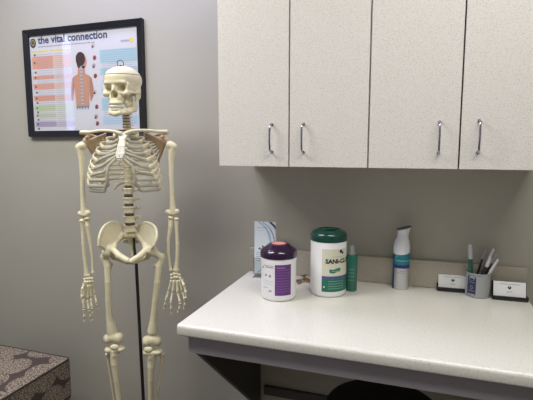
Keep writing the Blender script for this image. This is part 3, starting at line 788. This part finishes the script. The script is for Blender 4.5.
# legs
longbone('femur', [(104.8, 257.5, -.005), (107.6, 266, 0), (108, 282, .008), (108.4, 300, .008), (109.6, 318, .004), (112, 331, 0)], [.016, .0145, .0132, .0128, .014, .022],
         [(106.8, 252.6, .012, .0205), (104.2, 256.5, -.006, (.014, .016, .017)), (111, 264.5, -.012, .0085), (108.8, 338.5, -.004, (.0195, .026, .0225)), (118.6, 338, -.004, (.0195, .026, .0225)), (113.6, 337, .004, (.026, .022, .0215)), (105.6, 337.5, -.008, .010)], .009, .0024)
longbone('femur', [(161.6, 258, -.005), (158.9, 266, 0), (157.2, 282, .008), (155.3, 300, .008), (153.6, 318, .004), (152.6, 331, 0)], [.016, .0145, .0132, .0128, .014, .022],
         [(152.6, 251.6, .006, .021), (157.5, 254.5, 0, .0135), (161.8, 257, -.006, (.014, .016, .017)), (155, 265.5, -.014, .0085), (147.3, 341, -.004, (.0195, .026, .0225)), (157.2, 341, -.004, (.0195, .026, .0225)), (152.2, 339.5, .004, (.026, .022, .0215)), (145, 339, -.008, .009)], .009, .0024)
longbone('patella', [(112.8, 347.2, .036), (116, 347.8, .036)], [.006, .006], [(114.4, 347.4, .036, (.0195, .009, .0135))], .008, .0018)
longbone('patella', [(146.8, 349.6, .036), (149.6, 350.2, .036)], [.006, .006], [(148.2, 349.8, .036, (.0195, .009, .0135))], .008, .0018)
longbone('tibia', [(114.4, 353.5, .004), (114.6, 364, .008), (116.4, 380, .006), (118.6, 398, 0), (120.4, 416, -.004), (121, 425, -.004)], [.019, .0155, .0125, .0115, .012, .017],
         [(109.8, 349.4, -.002, (.0225, .023, .0135)), (119.8, 348.8, -.002, (.0225, .023, .0135)), (114.8, 350.2, -.002, (.026, .02, .0125)), (114.4, 355.5, .017, .0075), (123.2, 426.5, -.004, .010)], .008, .0024)
longbone('tibia', [(151.6, 355.5, .004), (151, 366, .008), (150.8, 380, .006), (150.8, 398, 0), (151, 416, -.004), (151.2, 425, -.004)], [.019, .0155, .0125, .0115, .012, .017],
         [(148, 352.0, -.002, (.0225, .023, .0135)), (157.4, 351.6, -.002, (.0225, .023, .0135)), (152.8, 352.8, -.002, (.026, .02, .0125)), (150.4, 358, .017, .0075), (148.8, 427, -.004, .010)], .008, .0024)
longbone('fibula', [(107.8, 354.5, -.018), (109, 366, -.016), (111.5, 382, -.014), (114.2, 400, -.014), (116.2, 416, -.014), (117, 426, -.012)], [.009, .0052, .0048, .0048, .0052, .0085], [(107.6, 354.5, -.018, (.011, .011, .009))])
longbone('fibula', [(162.2, 354.5, -.018), (161.6, 366, -.016), (159.4, 382, -.014), (156.4, 400, -.014), (155.6, 416, -.014), (155.4, 426, -.012)], [.009, .0052, .0048, .0048, .0052, .0085], [(161.8, 354.5, -.018, (.012, .011, .009))])
for s, ax_, ay_ in ((-1, 121, 427), (1, 151.5, 428)):
    a = Q(ax_, ay_, -.004); z = a.z; o = [('e', .004, T(a.x, a.y, z - .020), (.018, .024, .016)), ('c', .006, T(a.x, a.y + .01, z - .028), T(a.x, a.y + .05, z - .042), .015, .017), ('e', .006, T(a.x, a.y - .03, z - .030), (.022, .022, .014))]
    ft = bone('foot', o, sk, B, .0026)
    for k in range(5):
        bm = bmesh.new(); q = (k - 2) * .0115; p = [Vector((a.x + q, a.y - .045, z - .036)), Vector((a.x + q * 1.5, a.y - .105, z - .050)), Vector((a.x + q * 1.6, a.y - .130, z - .054)), Vector((a.x + q * 1.62, a.y - .150 + abs(k - (3 if s < 0 else 1)) * .004, z - .056))]
        for i in range(3): phal(bm, p[i], p[i + 1], .0068 if k == (4 if s < 0 else 0) else .0055)
        obj('toe', bm, B, ft, sm=1.3)
# stand
pt, pb = Q(134.6, 236, -.115), Q(136.2, 262, -.045)
pl0, pl1 = Q(136.1, 262, -.05), Q(143.4, 400, -.05); dv = (pl1 - pl0); pend = pl0 + dv * ((pl0.z - .10 - ZF) / -dv.z)
bm = bmesh.new(); tube(bm, [Q(133.8, 238, -.05), Q(134.4, 248, -.05), pl0, pl0 + dv * .5, pend], [.0052, .0052, .0068, .0072, .0072], 14); obj('stand_pole', bm, M['steel'], sk)
bm = bmesh.new(); lathe(bm, [(0, .07), (.035, .07), (.035, .10), (.014, .115), (.014, .15), (0, .15)], 20, (pend.x, pend.y, ZF)); obj('stand_hub', bm, M['steel'], sk)
for k in range(5):
    a = 2 * PI * k / 5 + .6; ca, sa = math.cos(a), math.sin(a); hx_, hy_ = pend.x, pend.y
    bm = bmesh.new(); tube(bm, [(hx_, hy_, .085 + ZF), (hx_ + .24 * ca, hy_ + .24 * sa, .062 + ZF)], .011, 10); lg = obj('stand_leg', bm, M['steel'], sk)
    bm = bmesh.new(); tube(bm, [(hx_ + .235 * ca, hy_ + .235 * sa, .07 + ZF), (hx_ + .235 * ca, hy_ + .235 * sa, .04 + ZF)], .005, 8); tube(bm, [(hx_ + .235 * ca - .01 * sa, hy_ + .235 * sa + .01 * ca, .0255 + ZF), (hx_ + .235 * ca + .01 * sa, hy_ + .235 * sa - .01 * ca, .0255 + ZF)], .025, 18); obj('caster', bm, M['black'], lg)

# ------------------------------------------------------------------ things on the counter
def zat(px, py, P):
    r = ray(px, py); t = (P - CAM).dot(Fh) / r.dot(Fh); return CAM.z + r.z * t
def facing(P): d = CAM - P; return math.atan2(d.x, -d.y)
def hw(wpx, P): return wpx / 2 / FPX * (P - CAM).dot(Fv)
BLK = (0.13, 0.12, 0.15)

# tall green-lidded wipe canister
P = onz(327.8, 292.2, ZC); r = hw(35.2, P); g = empty('wipe_canister', P, facing(P))
tag(g, 'tall white wipe canister with dark green lid and green label on the counter', 'canister', 'wipe canisters on the counter')
hb = zat(327.8, 237.5, P) - ZC; ht = zat(327.8, 229.0, P) - ZC
GW = flat((0.93, 0.93, 0.94), .3)
bm = bmesh.new(); lathe(bm, [(0, 0), (r * .90, 0), (r * .975, .004), (r * .995, .010), (r, .016), (r, hb - .012), (r * .985, hb - .006), (r * .95, hb), (0, hb)], 56); obj('body', bm, M['white'], g)
M['glid'] = mat('dark_green_plastic', (0.04, 0.25, 0.22), .22, coat=.3)
bm = bmesh.new(); k_ = ht - hb
lathe(bm, [(r * .98, hb - .008), (r * 1.015, hb - .007), (r * 1.02, hb + k_ * .30), (r * 1.0, hb + k_ * .52), (r * .93, hb + k_ * .74), (r * .80, hb + k_ * .88), (r * .70, hb + k_ * 1.0), (r * .62, hb + k_ * 1.02), (r * .56, hb + k_ * .9), (0, hb + k_ * .88)], 56)
li = obj('lid', bm, M['glid'], g)
bm = bmesh.new(); lathe(bm, [(0, 0), (r * .2, 0), (r * .22, .002), (r * .16, .006), (0, .007)], 20, (-r * .25, -r * .12, hb + k_ * .87)); box(bm, -r * .1, r * .42, -r * .14, r * .14, hb + k_ * .87, hb + k_ * .87 + .007, .002); obj('dispenser_cap', bm, M['glid'], li)
pm = cylmap(r); S = Print(); kpx = (hb) / (292.2 - 237.5) * .985
def vy(y): return (297.3 - y) * hb / (297.3 - 241.5)
def vu(x, c=327.8, rr=None):
    rr = rr or r; return rr * math.asin(max(-1, min(1, (x - c) / 17.6)))
uL = vu(321.8)
S.rect(uL, uL + r * 1.9, vy(291.3), vy(249.5), (0.83, 0.83, 0.75), 1, 24)
S.rect(uL, uL + r * 1.9, vy(291.3), vy(277.0), (0.13, 0.43, 0.36), 2, 24)
S.rect(uL, uL + r * 1.9, vy(278.3), vy(275.9), (0.33, 0.30, 0.58), 3, 24)
S.ell(vu(339.5), vy(251.8), .0065, .0065, (0.10, 0.14, 0.13), 3); S.ell(vu(341), vy(253.4), .005, .005, (0.10, 0.14, 0.13), 4)
S.text('SANI-CLOTH', vu(325.2), vy(263.2), .0225, (0.07, 0.09, 0.09), 4, bold=.0010, sx=1.0)
for k in range(7):      # green ribbon under the name
    a = vu(329) + k * .0062; S.poly([(a, vy(272.2 + math.sin(k * .8) * .8)), (a + .0064, vy(272.2 + math.sin((k + 1) * .8) * .8)), (a + .0064, vy(268.6 + math.sin((k + 1) * .8) * .8)), (a, vy(268.6 + math.sin(k * .8) * .8))], (0.13, 0.47, 0.38), 3)
S.lines(vu(331.5), vu(343), vy(257), (0.45, 0.47, 0.44), 4, .001, 4); S.lines(vu(331), vu(341), vy(271), (0.75, 0.9, 0.84), 5, .0012, 5)
for q, yy in enumerate((281, 283.5, 286, 288.3)): S.lines(vu(328), vu(342), vy(yy), (0.70, 0.84, 0.78), 4, .0011, 20 + q)
S.ell(vu(324), vy(286.5), .0035, .0035, (0.75, 0.87, 0.8), 4)
S.build('label_panel', pm, g)

# short purple-lidded wipe canister
P = onz(278.6, 296.4, ZC); r = hw(35.2, P); g = empty('wipe_canister', P, facing(P))
tag(g, 'short white wipe canister with dark purple lid and purple label on the counter', 'canister', 'wipe canisters on the counter')
hb = zat(278.6, 253.8, P) - ZC; ht = zat(278.6, 243.5, P) - ZC; k_ = ht - hb
bm = bmesh.new(); lathe(bm, [(0, 0), (r * .86, 0), (r * .95, .004), (r * .985, .010), (r * .985, hb * .84), (r * 1.0, hb * .88), (r * 1.0, hb * .95), (r * .96, hb), (0, hb)], 56); obj('body', bm, M['white'], g)
M['plid'] = mat('dark_purple_plastic', (0.16, 0.07, 0.20), .18, coat=.4)
bm = bmesh.new(); lathe(bm, [(r * .99, hb - .008), (r * 1.03, hb - .007), (r * 1.035, hb + k_ * .25), (r * 1.0, hb + k_ * .42), (r * .88, hb + k_ * .62), (r * .68, hb + k_ * .82), (r * .6, hb + k_ * .96), (r * .54, hb + k_), (r * .5, hb + k_ * 1.0), (0, hb + k_ * 1.0)], 56)
li = obj('lid', bm, M['plid'], g)
bm = bmesh.new(); lathe(bm, [(0, 0), (r * .43, 0), (r * .43, .0012), (0, .0012)], 30, (0, 0, ht)); tag(obj('sticker', bm, flat((0.78, 0.30, 0.33), .4), li), 'red round sticker with pale print')
S = Print(); S.ell(0, 0, r * .36, r * .36, (0.90, 0.72, 0.72), 1)
for k in range(3): S.lines(-r * .25, r * .25, (k - 1) * r * .2 - .001, (0.75, 0.25, 0.3), 2, .0022, 50 + k)
S.build('sticker_print', lambda u, v, l: (u, v, ht + .0012 + .0002 * l), li)
def vy(y): return (301.3 - y) * hb / (301.3 - 258.6)
def vu(x): return r * math.asin(max(-1, min(1, (x - 278.6) / 17.5)))
S = Print()
S.rect(vu(275), vu(290.3), vy(295), vy(265.3), (0.38, 0.20, 0.48), 1, 12)
S.lines(vu(266), vu(273.6), vy(268.6), BLK, 2, .0022, 1); S.lines(vu(264.5), vu(274), vy(267), BLK, 2, .0012, 61)
S.ell(vu(266.5), vy(276.2), .0035, .0042, (0.42, 0.42, 0.45), 2); S.ell(vu(270.2), vy(276.6), .0045, .0050, BLK, 2); S.ell(vu(270.2), vy(276.6), .003, .0032, (0.75, 0.75, 0.78), 3); S.ell(vu(263.5), vy(269.5), .003, .005, BLK, 2)
for q, yy in enumerate((281.5, 283.2, 285)): S.lines(vu(264), vu(273.5), vy(yy), (0.6, 0.6, 0.64), 2, .0008, 30 + q)
S.lines(vu(264), vu(268), vy(288.5), BLK, 2, .0014, 34); S.text('100', vu(268.8), vy(291.8), .0085, BLK, 2, bold=.0002)
for q in range(9): S.lines(vu(276.5), vu(289), vy(270.5 + q * 2.6), (0.62, 0.50, 0.70), 2, .0010, 40 + q)
S.lines(vu(276.5), vu(285), vy(268.4), (0.78, 0.68, 0.85), 2, .0018, 49)
S.build('label_panel', cylmap(r * .987), g)

# small green squeeze bottle
P = onz(351, 290.0, ZC); r = hw(11.6, P); g = empty('squeeze_bottle', P, facing(P))
tag(g, 'small translucent green bottle with clear cap beside the tall green canister', 'bottle')
h1 = zat(351, 254.5, P) - ZC; h2 = zat(351, 245, P) - ZC
M['gliq'] = mat('green_gel_bottle', (0.14, 0.40, 0.34), .22, var=.15, scale=50, coat=.3)
M['haze'] = mat('frosted_clear_plastic', (0.72, 0.76, 0.75), .3, trans=.45)
bm = bmesh.new(); lathe(bm, [(0, 0), (r * .9, 0), (r, .003), (r, h1 - .008), (r * .9, h1 - .002), (r * .55, h1), (0, h1)], 32); obj('body', bm, M['gliq'], g)
bm = bmesh.new(); lathe(bm, [(0, h1), (r * .56, h1), (r * .56, h1 + .009), (r * .5, h1 + .0095), (r * .38, h2 - .003), (r * .25, h2), (0, h2)], 28); obj('cap', bm, M['haze'], g)
S = Print()
for q in range(4): S.lines(-r * .5, r * .5, h1 * (.62 - .1 * q), (0.35, 0.62, 0.52), 1, .0016, 70 + q)
S.build('faint_print', cylmap(r), g)

# keys between the canisters
kp = onz(301.5, 281, ZC)
kg = empty('key_bunch', kp, .4); tag(kg, 'small bunch of metal keys lying on the counter between the two canisters', 'keys')
M['keymetal'] = mat('key_metal', (0.66, 0.62, 0.55), .3, metal=.9)
bm = bmesh.new(); tube(bm, [(.011 * math.cos(2 * PI * k / 20), .011 * math.sin(2 * PI * k / 20), .009 + .006 * math.cos(2 * PI * k / 20)) for k in range(21)], .0012, 6, caps=False); obj('split_ring', bm, M['keymetal'], kg)
for k, (a, t) in enumerate(((-2.5, .10), (-2.0, .16), (-.9, .06), (-.2, .2), (1.0, .1))):
    bm = bmesh.new()
    lathe(bm, [(0, -.001), (.0105, -.001), (.0105, .001), (0, .001)], 18, (.018, 0, 0)); box(bm, .026, .052, -.0035, .0035, -.001, .001)
    for q in range(4): box(bm, .032 + q * .005, .0345 + q * .005, .003, .0058, -.001, .001)
    bmesh.ops.transform(bm, matrix=Matrix.Rotation(a, 4, 'Z') @ Matrix.Rotation(t, 4, 'Y') @ Matrix.Rotation(.25 * (k % 3), 4, 'X'), verts=bm.verts)
    o = obj('key', bm, M['keymetal'] if k % 2 else mat('brass_key', (0.62, 0.48, 0.30), .35, metal=.85), kg, sm=None); o.location = (0, 0, .0085 + .0025 * k)

# brochure in its clear holder
P = onz(266.5, 281.5, ZC); P.y = -.075
bx = ony(265.3, 260, P.y).x; P.x = bx
hg = empty('brochure_holder', (P.x, P.y, ZC), .10); tag(hg, 'clear acrylic brochure holder standing behind the purple-lidded canister', 'brochure holder')
bw = hw(21.5, P); ztop = zat(265.3, 221.5, P) - ZC
zac = .085
bm = bmesh.new()
box(bm, -bw - .003, bw + .003, -.016, -.0145, .012, zac); box(bm, -bw - .003, bw + .003, .010, .0115, 0, zac + .05); box(bm, -bw - .003, -bw - .0015, -.0145, .010, .012, zac); box(bm, bw + .0015, bw + .003, -.0145, .010, .012, zac); box(bm, -bw - .003, bw + .003, -.016, .0115, 0.012, .0135)
box(bm, -bw - .003, bw + .003, -.035, .0115, 0, .0015)
obj('pocket', bm, M['acrylic'], hg, sm=None)
br = empty('brochure', Vector((P.x, P.y, ZC)) + Vector((0, 0, .014)), .10); tag(br, 'white folded brochure with blue swooshes standing in the clear holder', 'brochure')
bm = bmesh.new()
for k in range(4): box(bm, -bw + .0002 * k, bw - .0002 * k, -.006 + k * .0030, -.006 + k * .0030 + .0022, 0, ztop - .014 - .001 * k)
obj('folded_sheet', bm, flat((0.90, 0.92, 0.95), .4), br, sm=None)
S = Print(); hh = ztop - .014
S.rect(-bw, bw, 0, hh, (0.88, 0.91, 0.95), 1)
sw = [(.15, 1.0), (.55, .85), (.72, .62), (.66, .40), (.40, .15), (.10, 0)]
for k, (c, off, wd) in enumerate((((0.62, 0.73, 0.86), .0, .35), ((0.25, 0.40, 0.66), .20, .16), ((0.13, 0.22, 0.45), .52, .5))):
    pts = spline([Vector((-bw + 2 * bw * min(1, x + off), hh * y, 0)) for x, y in sw], 5)
    for a, b in zip(pts, pts[1:]):
        m_ = lambda q, o: (min(bw, q.x + o), q.y)
        S.poly([m_(a, 0), m_(b, 0), m_(b, wd * bw * .5), m_(a, wd * bw * .5)], c, 2 + k)
S.lines(-bw * .8, bw * .2, hh * .88, (0.45, 0.55, 0.72), 6, .0016, 7); S.lines(-bw * .8, -bw * .1, hh * .83, (0.6, 0.68, 0.8), 6, .0012, 8)
for k in range(5): S.lines(-bw * .85, -bw * .1, hh * (.40 - .04 * k), (0.25, 0.38, 0.6), 6, .0014, 80 + k)
S.ell(-bw * .5, hh * .48, .006, .005, (0.30, 0.52, 0.66), 6); S.ell(-bw * .2, hh * .52, .005, .006, (0.55, 0.35, 0.35), 6)
S.build('cover_print', lambda u, v, l: (u, -.0060 - .0001 * l, v), br)

# spray can
P = onz(400.3, 287.8, ZC); r = hw(15.8, P); g = empty('spray_can', P, facing(P))
tag(g, 'silver and teal air freshener spray can with a white grey-topped nozzle', 'spray can')
Z = lambda y: zat(400.3, y, P) - ZC
hs = Z(251)
M['silver'] = mat('brushed_can_metal', (0.78, 0.78, 0.79), .28, metal=.75)
bm = bmesh.new(); lathe(bm, [(0, .001), (r * .9, 0), (r * .98, .003), (r, .006), (r, hs - .003), (r * .98, hs), (0, hs)], 40); obj('body', bm, M['silver'], g)
S = Print(); full = 2 * PI * r
def band(y0, y1, c, l): S.rect(-full / 2, full / 2, Z(y0), Z(y1), c, l, 40)
band(264.5, 251, (0.12, 0.47, 0.53), 1); band(266.6, 263.2, (0.14, 0.16, 0.45), 2); band(259.5, 258.7, (0.45, 0.72, 0.76), 2)
S.rect(-r * 1.5, -r * .9, Z(288), Z(253), (0.13, 0.33, 0.45), 3, 8)
for k in range(6): S.poly([(-r * 1.1 + k * .004, Z(260 - .9 * k)), (-r * 1.1 + k * .004 + .004, Z(259.1 - .9 * k)), (-r * 1.1 + k * .004 + .004, Z(256.8 - .9 * k)), (-r * 1.1 + k * .004, Z(257.6 - .9 * k))], (0.30, 0.62, 0.66), 2)
for q in range(2): S.lines(-r * .2, r * .45, Z(269.3 + q * 1.8), (0.35, 0.35, 0.42), 2, .0014, 90 + q)
S.ell(-r * .3, Z(271), .0016, .0016, (0.25, 0.25, 0.3), 2)
S.build('label_wrap', cylmap(r), g)
bm = bmesh.new()     # sculpted white collar, leaning slightly, with a slanted rim
rings = []; n = 40
prof = [(hs - .004, 1.01, 0), (hs + .006, 1.02, 0), (Z(246), 1.01, .0), (Z(241), .88, .0008), (Z(237.5), .70, .002), (Z(234), .66, .0035), (Z(230.5), .74, .005), (Z(228.4), .86, .006)]
for i, (z, q, dx) in enumerate(prof):
    tl = max(0, i - 5) * .0035
    rings.append([bm.verts.new((dx + r * q * math.cos(2 * PI * k / n), r * q * math.sin(2 * PI * k / n), z + tl * math.cos(2 * PI * k / n) * 1.1 + (.006 * math.sin(2 * PI * k / n * 1 + .6) if i == 0 else 0))) for k in range(n)])
for a, b in zip(rings, rings[1:]):
    for k in range(n): bm.faces.new((a[k], a[(k + 1) % n], b[(k + 1) % n], b[k]))
bm.faces.new(rings[-1]); obj('nozzle_collar', bm, flat((0.90, 0.91, 0.94), .3), g, sm=.9)
bm = bmesh.new(); rings = []
for z, q in ((0, .86), (.0015, .92), (.004, .90), (.0052, .75)):
    rings.append([bm.verts.new((.0063 + r * q * math.cos(2 * PI * k / n), r * q * math.sin(2 * PI * k / n), Z(228.4) + z + .0078 * math.cos(2 * PI * k / n))) for k in range(n)])
for a, b in zip(rings, rings[1:]):
    for k in range(n): bm.faces.new((a[k], a[(k + 1) % n], b[(k + 1) % n], b[k]))
bm.faces.new(rings[-1]); bm.faces.new(rings[0][::-1]); obj('spray_button', bm, flat((0.42, 0.42, 0.44), .4), g, sm=.9)

# pen cup
P = onz(477, 295.3, ZC); r = hw(22.4, P); PC = P.copy(); g = empty('pen_cup', P, facing(P)); rcup = r
tag(g, 'grey ceramic cup with dark blue emblem, full of pens', 'pen cup')
hc = zat(477, 271.5, P) - ZC; hcup = hc
M['ceramic'] = mat('grey_ceramic', (0.60, 0.61, 0.62), .3, var=.02)
bm = bmesh.new(); lathe(bm, [(0, 0), (r * .94, 0), (r, .003), (r, hc - .0015), (r * .975, hc), (r * .90, hc - .0015), (r * .90, .006), (0, .006)], 48); obj('body', bm, M['ceramic'], g)
S = Print(); navy = (0.17, 0.18, 0.30); pale = (0.50, 0.52, 0.62)
V2 = lambda f: hc * f; u0 = -r * .55
S.rect(u0 - r * .38, u0 + r * .42, V2(.16), V2(.80), navy, 1, 8); S.ell(u0 + r * .02, V2(.80), r * .40, hc * .11, navy, 1.3); S.ell(u0 + r * .02, V2(.16), r * .40, hc * .11, navy, 1.3)
S.ell(u0 + r * .02, V2(.76), r * .27, hc * .06, pale, 2); S.ell(u0 + r * .02, V2(.76), r * .2, hc * .04, navy, 3)
for q, f in enumerate((.62, .27)): S.lines(u0 - r * .25, u0 + r * .3, V2(f), pale, 2, .0022, 100 + q)
S.ell(u0 + r * .05, V2(.42), r * .12, hc * .08, pale, 2); S.ell(u0 + r * .05, V2(.42), r * .07, hc * .05, navy, 3)
S.lines(u0 - r * .4, u0 + r * .9, V2(.92), navy, 2, .0013, 105)
S.build('emblem', cylmap(r), g)
def pen(name, tip_px, tip_py, body, capc, L, capl, dep, rad, label, seed, white_body=False):
    """pen standing in the cup: lower end on the cup floor, upper end where the photo shows it"""
    r_ = ray(tip_px, tip_py); t = ((PC - CAM).dot(Fh) + dep) / r_.dot(Fh); top = CAM + r_ * t
    bot = PC + Rv * seed + Fh * dep; bot.z = ZC + .008 + rad
    ax_ = (top - bot); Lr = ax_.length; ax_.normalize()
    o = empty(name, bot); o.rotation_euler = ax_.to_track_quat('Z', 'Y').to_euler(); tag(o, label, 'pen', 'pens in the grey cup')
    cl_ = Lr * capl
    bm = bmesh.new(); lathe(bm, [(0, 0), (rad * .6, 0), (rad * .95, .004), (rad * (1.25 if name == 'marker_pen' else .95), Lr * .25), (rad * (1.25 if name == 'marker_pen' else .95), Lr - cl_ - .006), (rad * .95, Lr - cl_ + .002), (0, Lr - cl_ + .003)], 14); obj('barrel', bm, body, o)
    bm = bmesh.new(); lathe(bm, [(rad * .9, Lr - cl_), (rad * 1.12, Lr - cl_), (rad * 1.1, Lr - cl_ * .2), (rad * .75, Lr), (0, Lr)], 14); c_ = obj('cap', bm, capc, o)
    bm = bmesh.new(); box(bm, -rad * .3, rad * .3, -rad * 1.12 - .0025, -rad * 1.12 - .001, Lr - cl_ + .004, Lr - .004, .0004, 1); box(bm, -rad * .3, rad * .3, -rad * 1.12 - .0025, -rad * .6, Lr - .0065, Lr - .003); obj('clip', bm, capc, c_, sm=None)
GRN = flat((0.14, 0.36, 0.31), .35); PUR = flat((0.25, 0.13, 0.20), .35); WHT = flat((0.88, 0.88, 0.90), .35); GRY = flat((0.66, 0.66, 0.70), .35); FR = flat((0.78, 0.80, 0.82), .3)
pen('marker_pen', 470.3, 244.5, GRN, FR, 0, .30, .0, .0062, 'thick dark green marker with pale cap, leftmost and tallest in the cup', -.023)
pen('pen', 485.6, 249.3, PUR, GRY, 0, .24, .026, .0040, 'pen with light grey cap standing just right of the green marker', -.008)
pen('pen', 493.6, 248.6, GRN, WHT, 0, .36, .016, .0036, 'slim white-capped pen leaning right, its tip highest of the leaning pens', -.006)
pen('pen', 490.3, 256.8, PUR, WHT, 0, .28, -.006, .0050, 'thick purple-barrelled pen with a bright white cap in the middle of the cup', -.004)
pen('pen', 497.4, 253.8, PUR, GRY, 0, .25, .006, .0036, 'grey-capped pen leaning right between two white-capped pens', -.008)
pen('pen', 498.0, 259.0, WHT, WHT, 0, .40, -.018, .0036, 'slim all-white pen leaning lowest over the right rim of the cup', -.010)

# business card holders and cards
for pc, wpx, ybot, ytop, ang, lab, lab2 in (((452.6, 290.7), 28.5, 291.5, 275.6, .05, 'black business card holder standing left of the pen cup', 'white business cards with dark logo in the holder left of the pen cup'),
                                     ((509, 299.4), 30.5, 302.0, 282.4, .03, 'black business card holder at the right end of the counter', 'white business cards with dark logo in the holder right of the pen cup')):
    P = onz(pc[0], pc[1], ZC); w2 = hw(wpx, P) * 1.04
    hdl = empty('card_holder', P, ang); tag(hdl, lab, 'card holder', 'business card holders')
    hc = zat(pc[0], ytop, P) - ZC
    bm = bmesh.new(); box(bm, -w2, w2, -.020, .022, 0, .004, .001, 1); box(bm, -w2, w2, -.020, -.0165, .004, .0165, .0008, 1)
    bk = [bm.verts.new(v) for v in ((-w2, .006, .004), (w2, .006, .004), (w2, .0195, hc * .95), (-w2, .0195, hc * .95), (-w2, .010, .004), (w2, .010, .004), (w2, .0225, hc * .95), (-w2, .0225, hc * .95))]
    for f in ((0, 1, 2, 3), (5, 4, 7, 6), (0, 3, 7, 4), (1, 5, 6, 2), (3, 2, 6, 7), (0, 4, 5, 1)): bm.faces.new([bk[i] for i in f])
    for s in (-1, 1): box(bm, s * w2 - .0012, s * w2 + .0012, -.020, .012, .003, .017, .0005, 1)
    obj('tray', bm, M['black'], hdl, sm=None)
    tilt = math.atan2(.0135, hc * .95)
    cdv = empty('business_card', P + Vector((0, -.006, .0052)), ang); cdv.rotation_euler = (-tilt, 0, ang); tag(cdv, lab2, 'business cards', 'business cards in holders')
    cw, ch = w2 * .92, (hc - .005) / math.cos(tilt)
    bm = bmesh.new()
    for k in range(5): box(bm, -cw + .0004 * k, cw - .0003 * k, .0014 * k, .0014 * k + .0010, 0, ch - .0006 * k)
    obj('card_stack', bm, flat((0.93, 0.93, 0.93), .5), cdv, sm=None)
    S = Print(); S.ell(0, ch * .66, .0055, .0050, (0.18, 0.20, 0.30), 1); S.poly([(-.008, ch * .66), (.008, ch * .66), (0, ch * .52)], (0.18, 0.20, 0.30), 2); S.ell(0, ch * .69, .002, .0018, (0.85, 0.86, 0.9), 3)
    S.lines(-cw * .62, cw * .62, ch * .84, (0.30, 0.30, 0.36), 1, .0012, 3); S.lines(-cw * .16, cw * .16, ch * .40, (0.35, 0.35, 0.4), 1, .001, 5); S.lines(-cw * .2, cw * .2, ch * .34, (0.45, 0.45, 0.5), 1, .0008, 6)
    S.build('card_print', lambda u, v, l: (u, -.0002 * l, v), cdv)
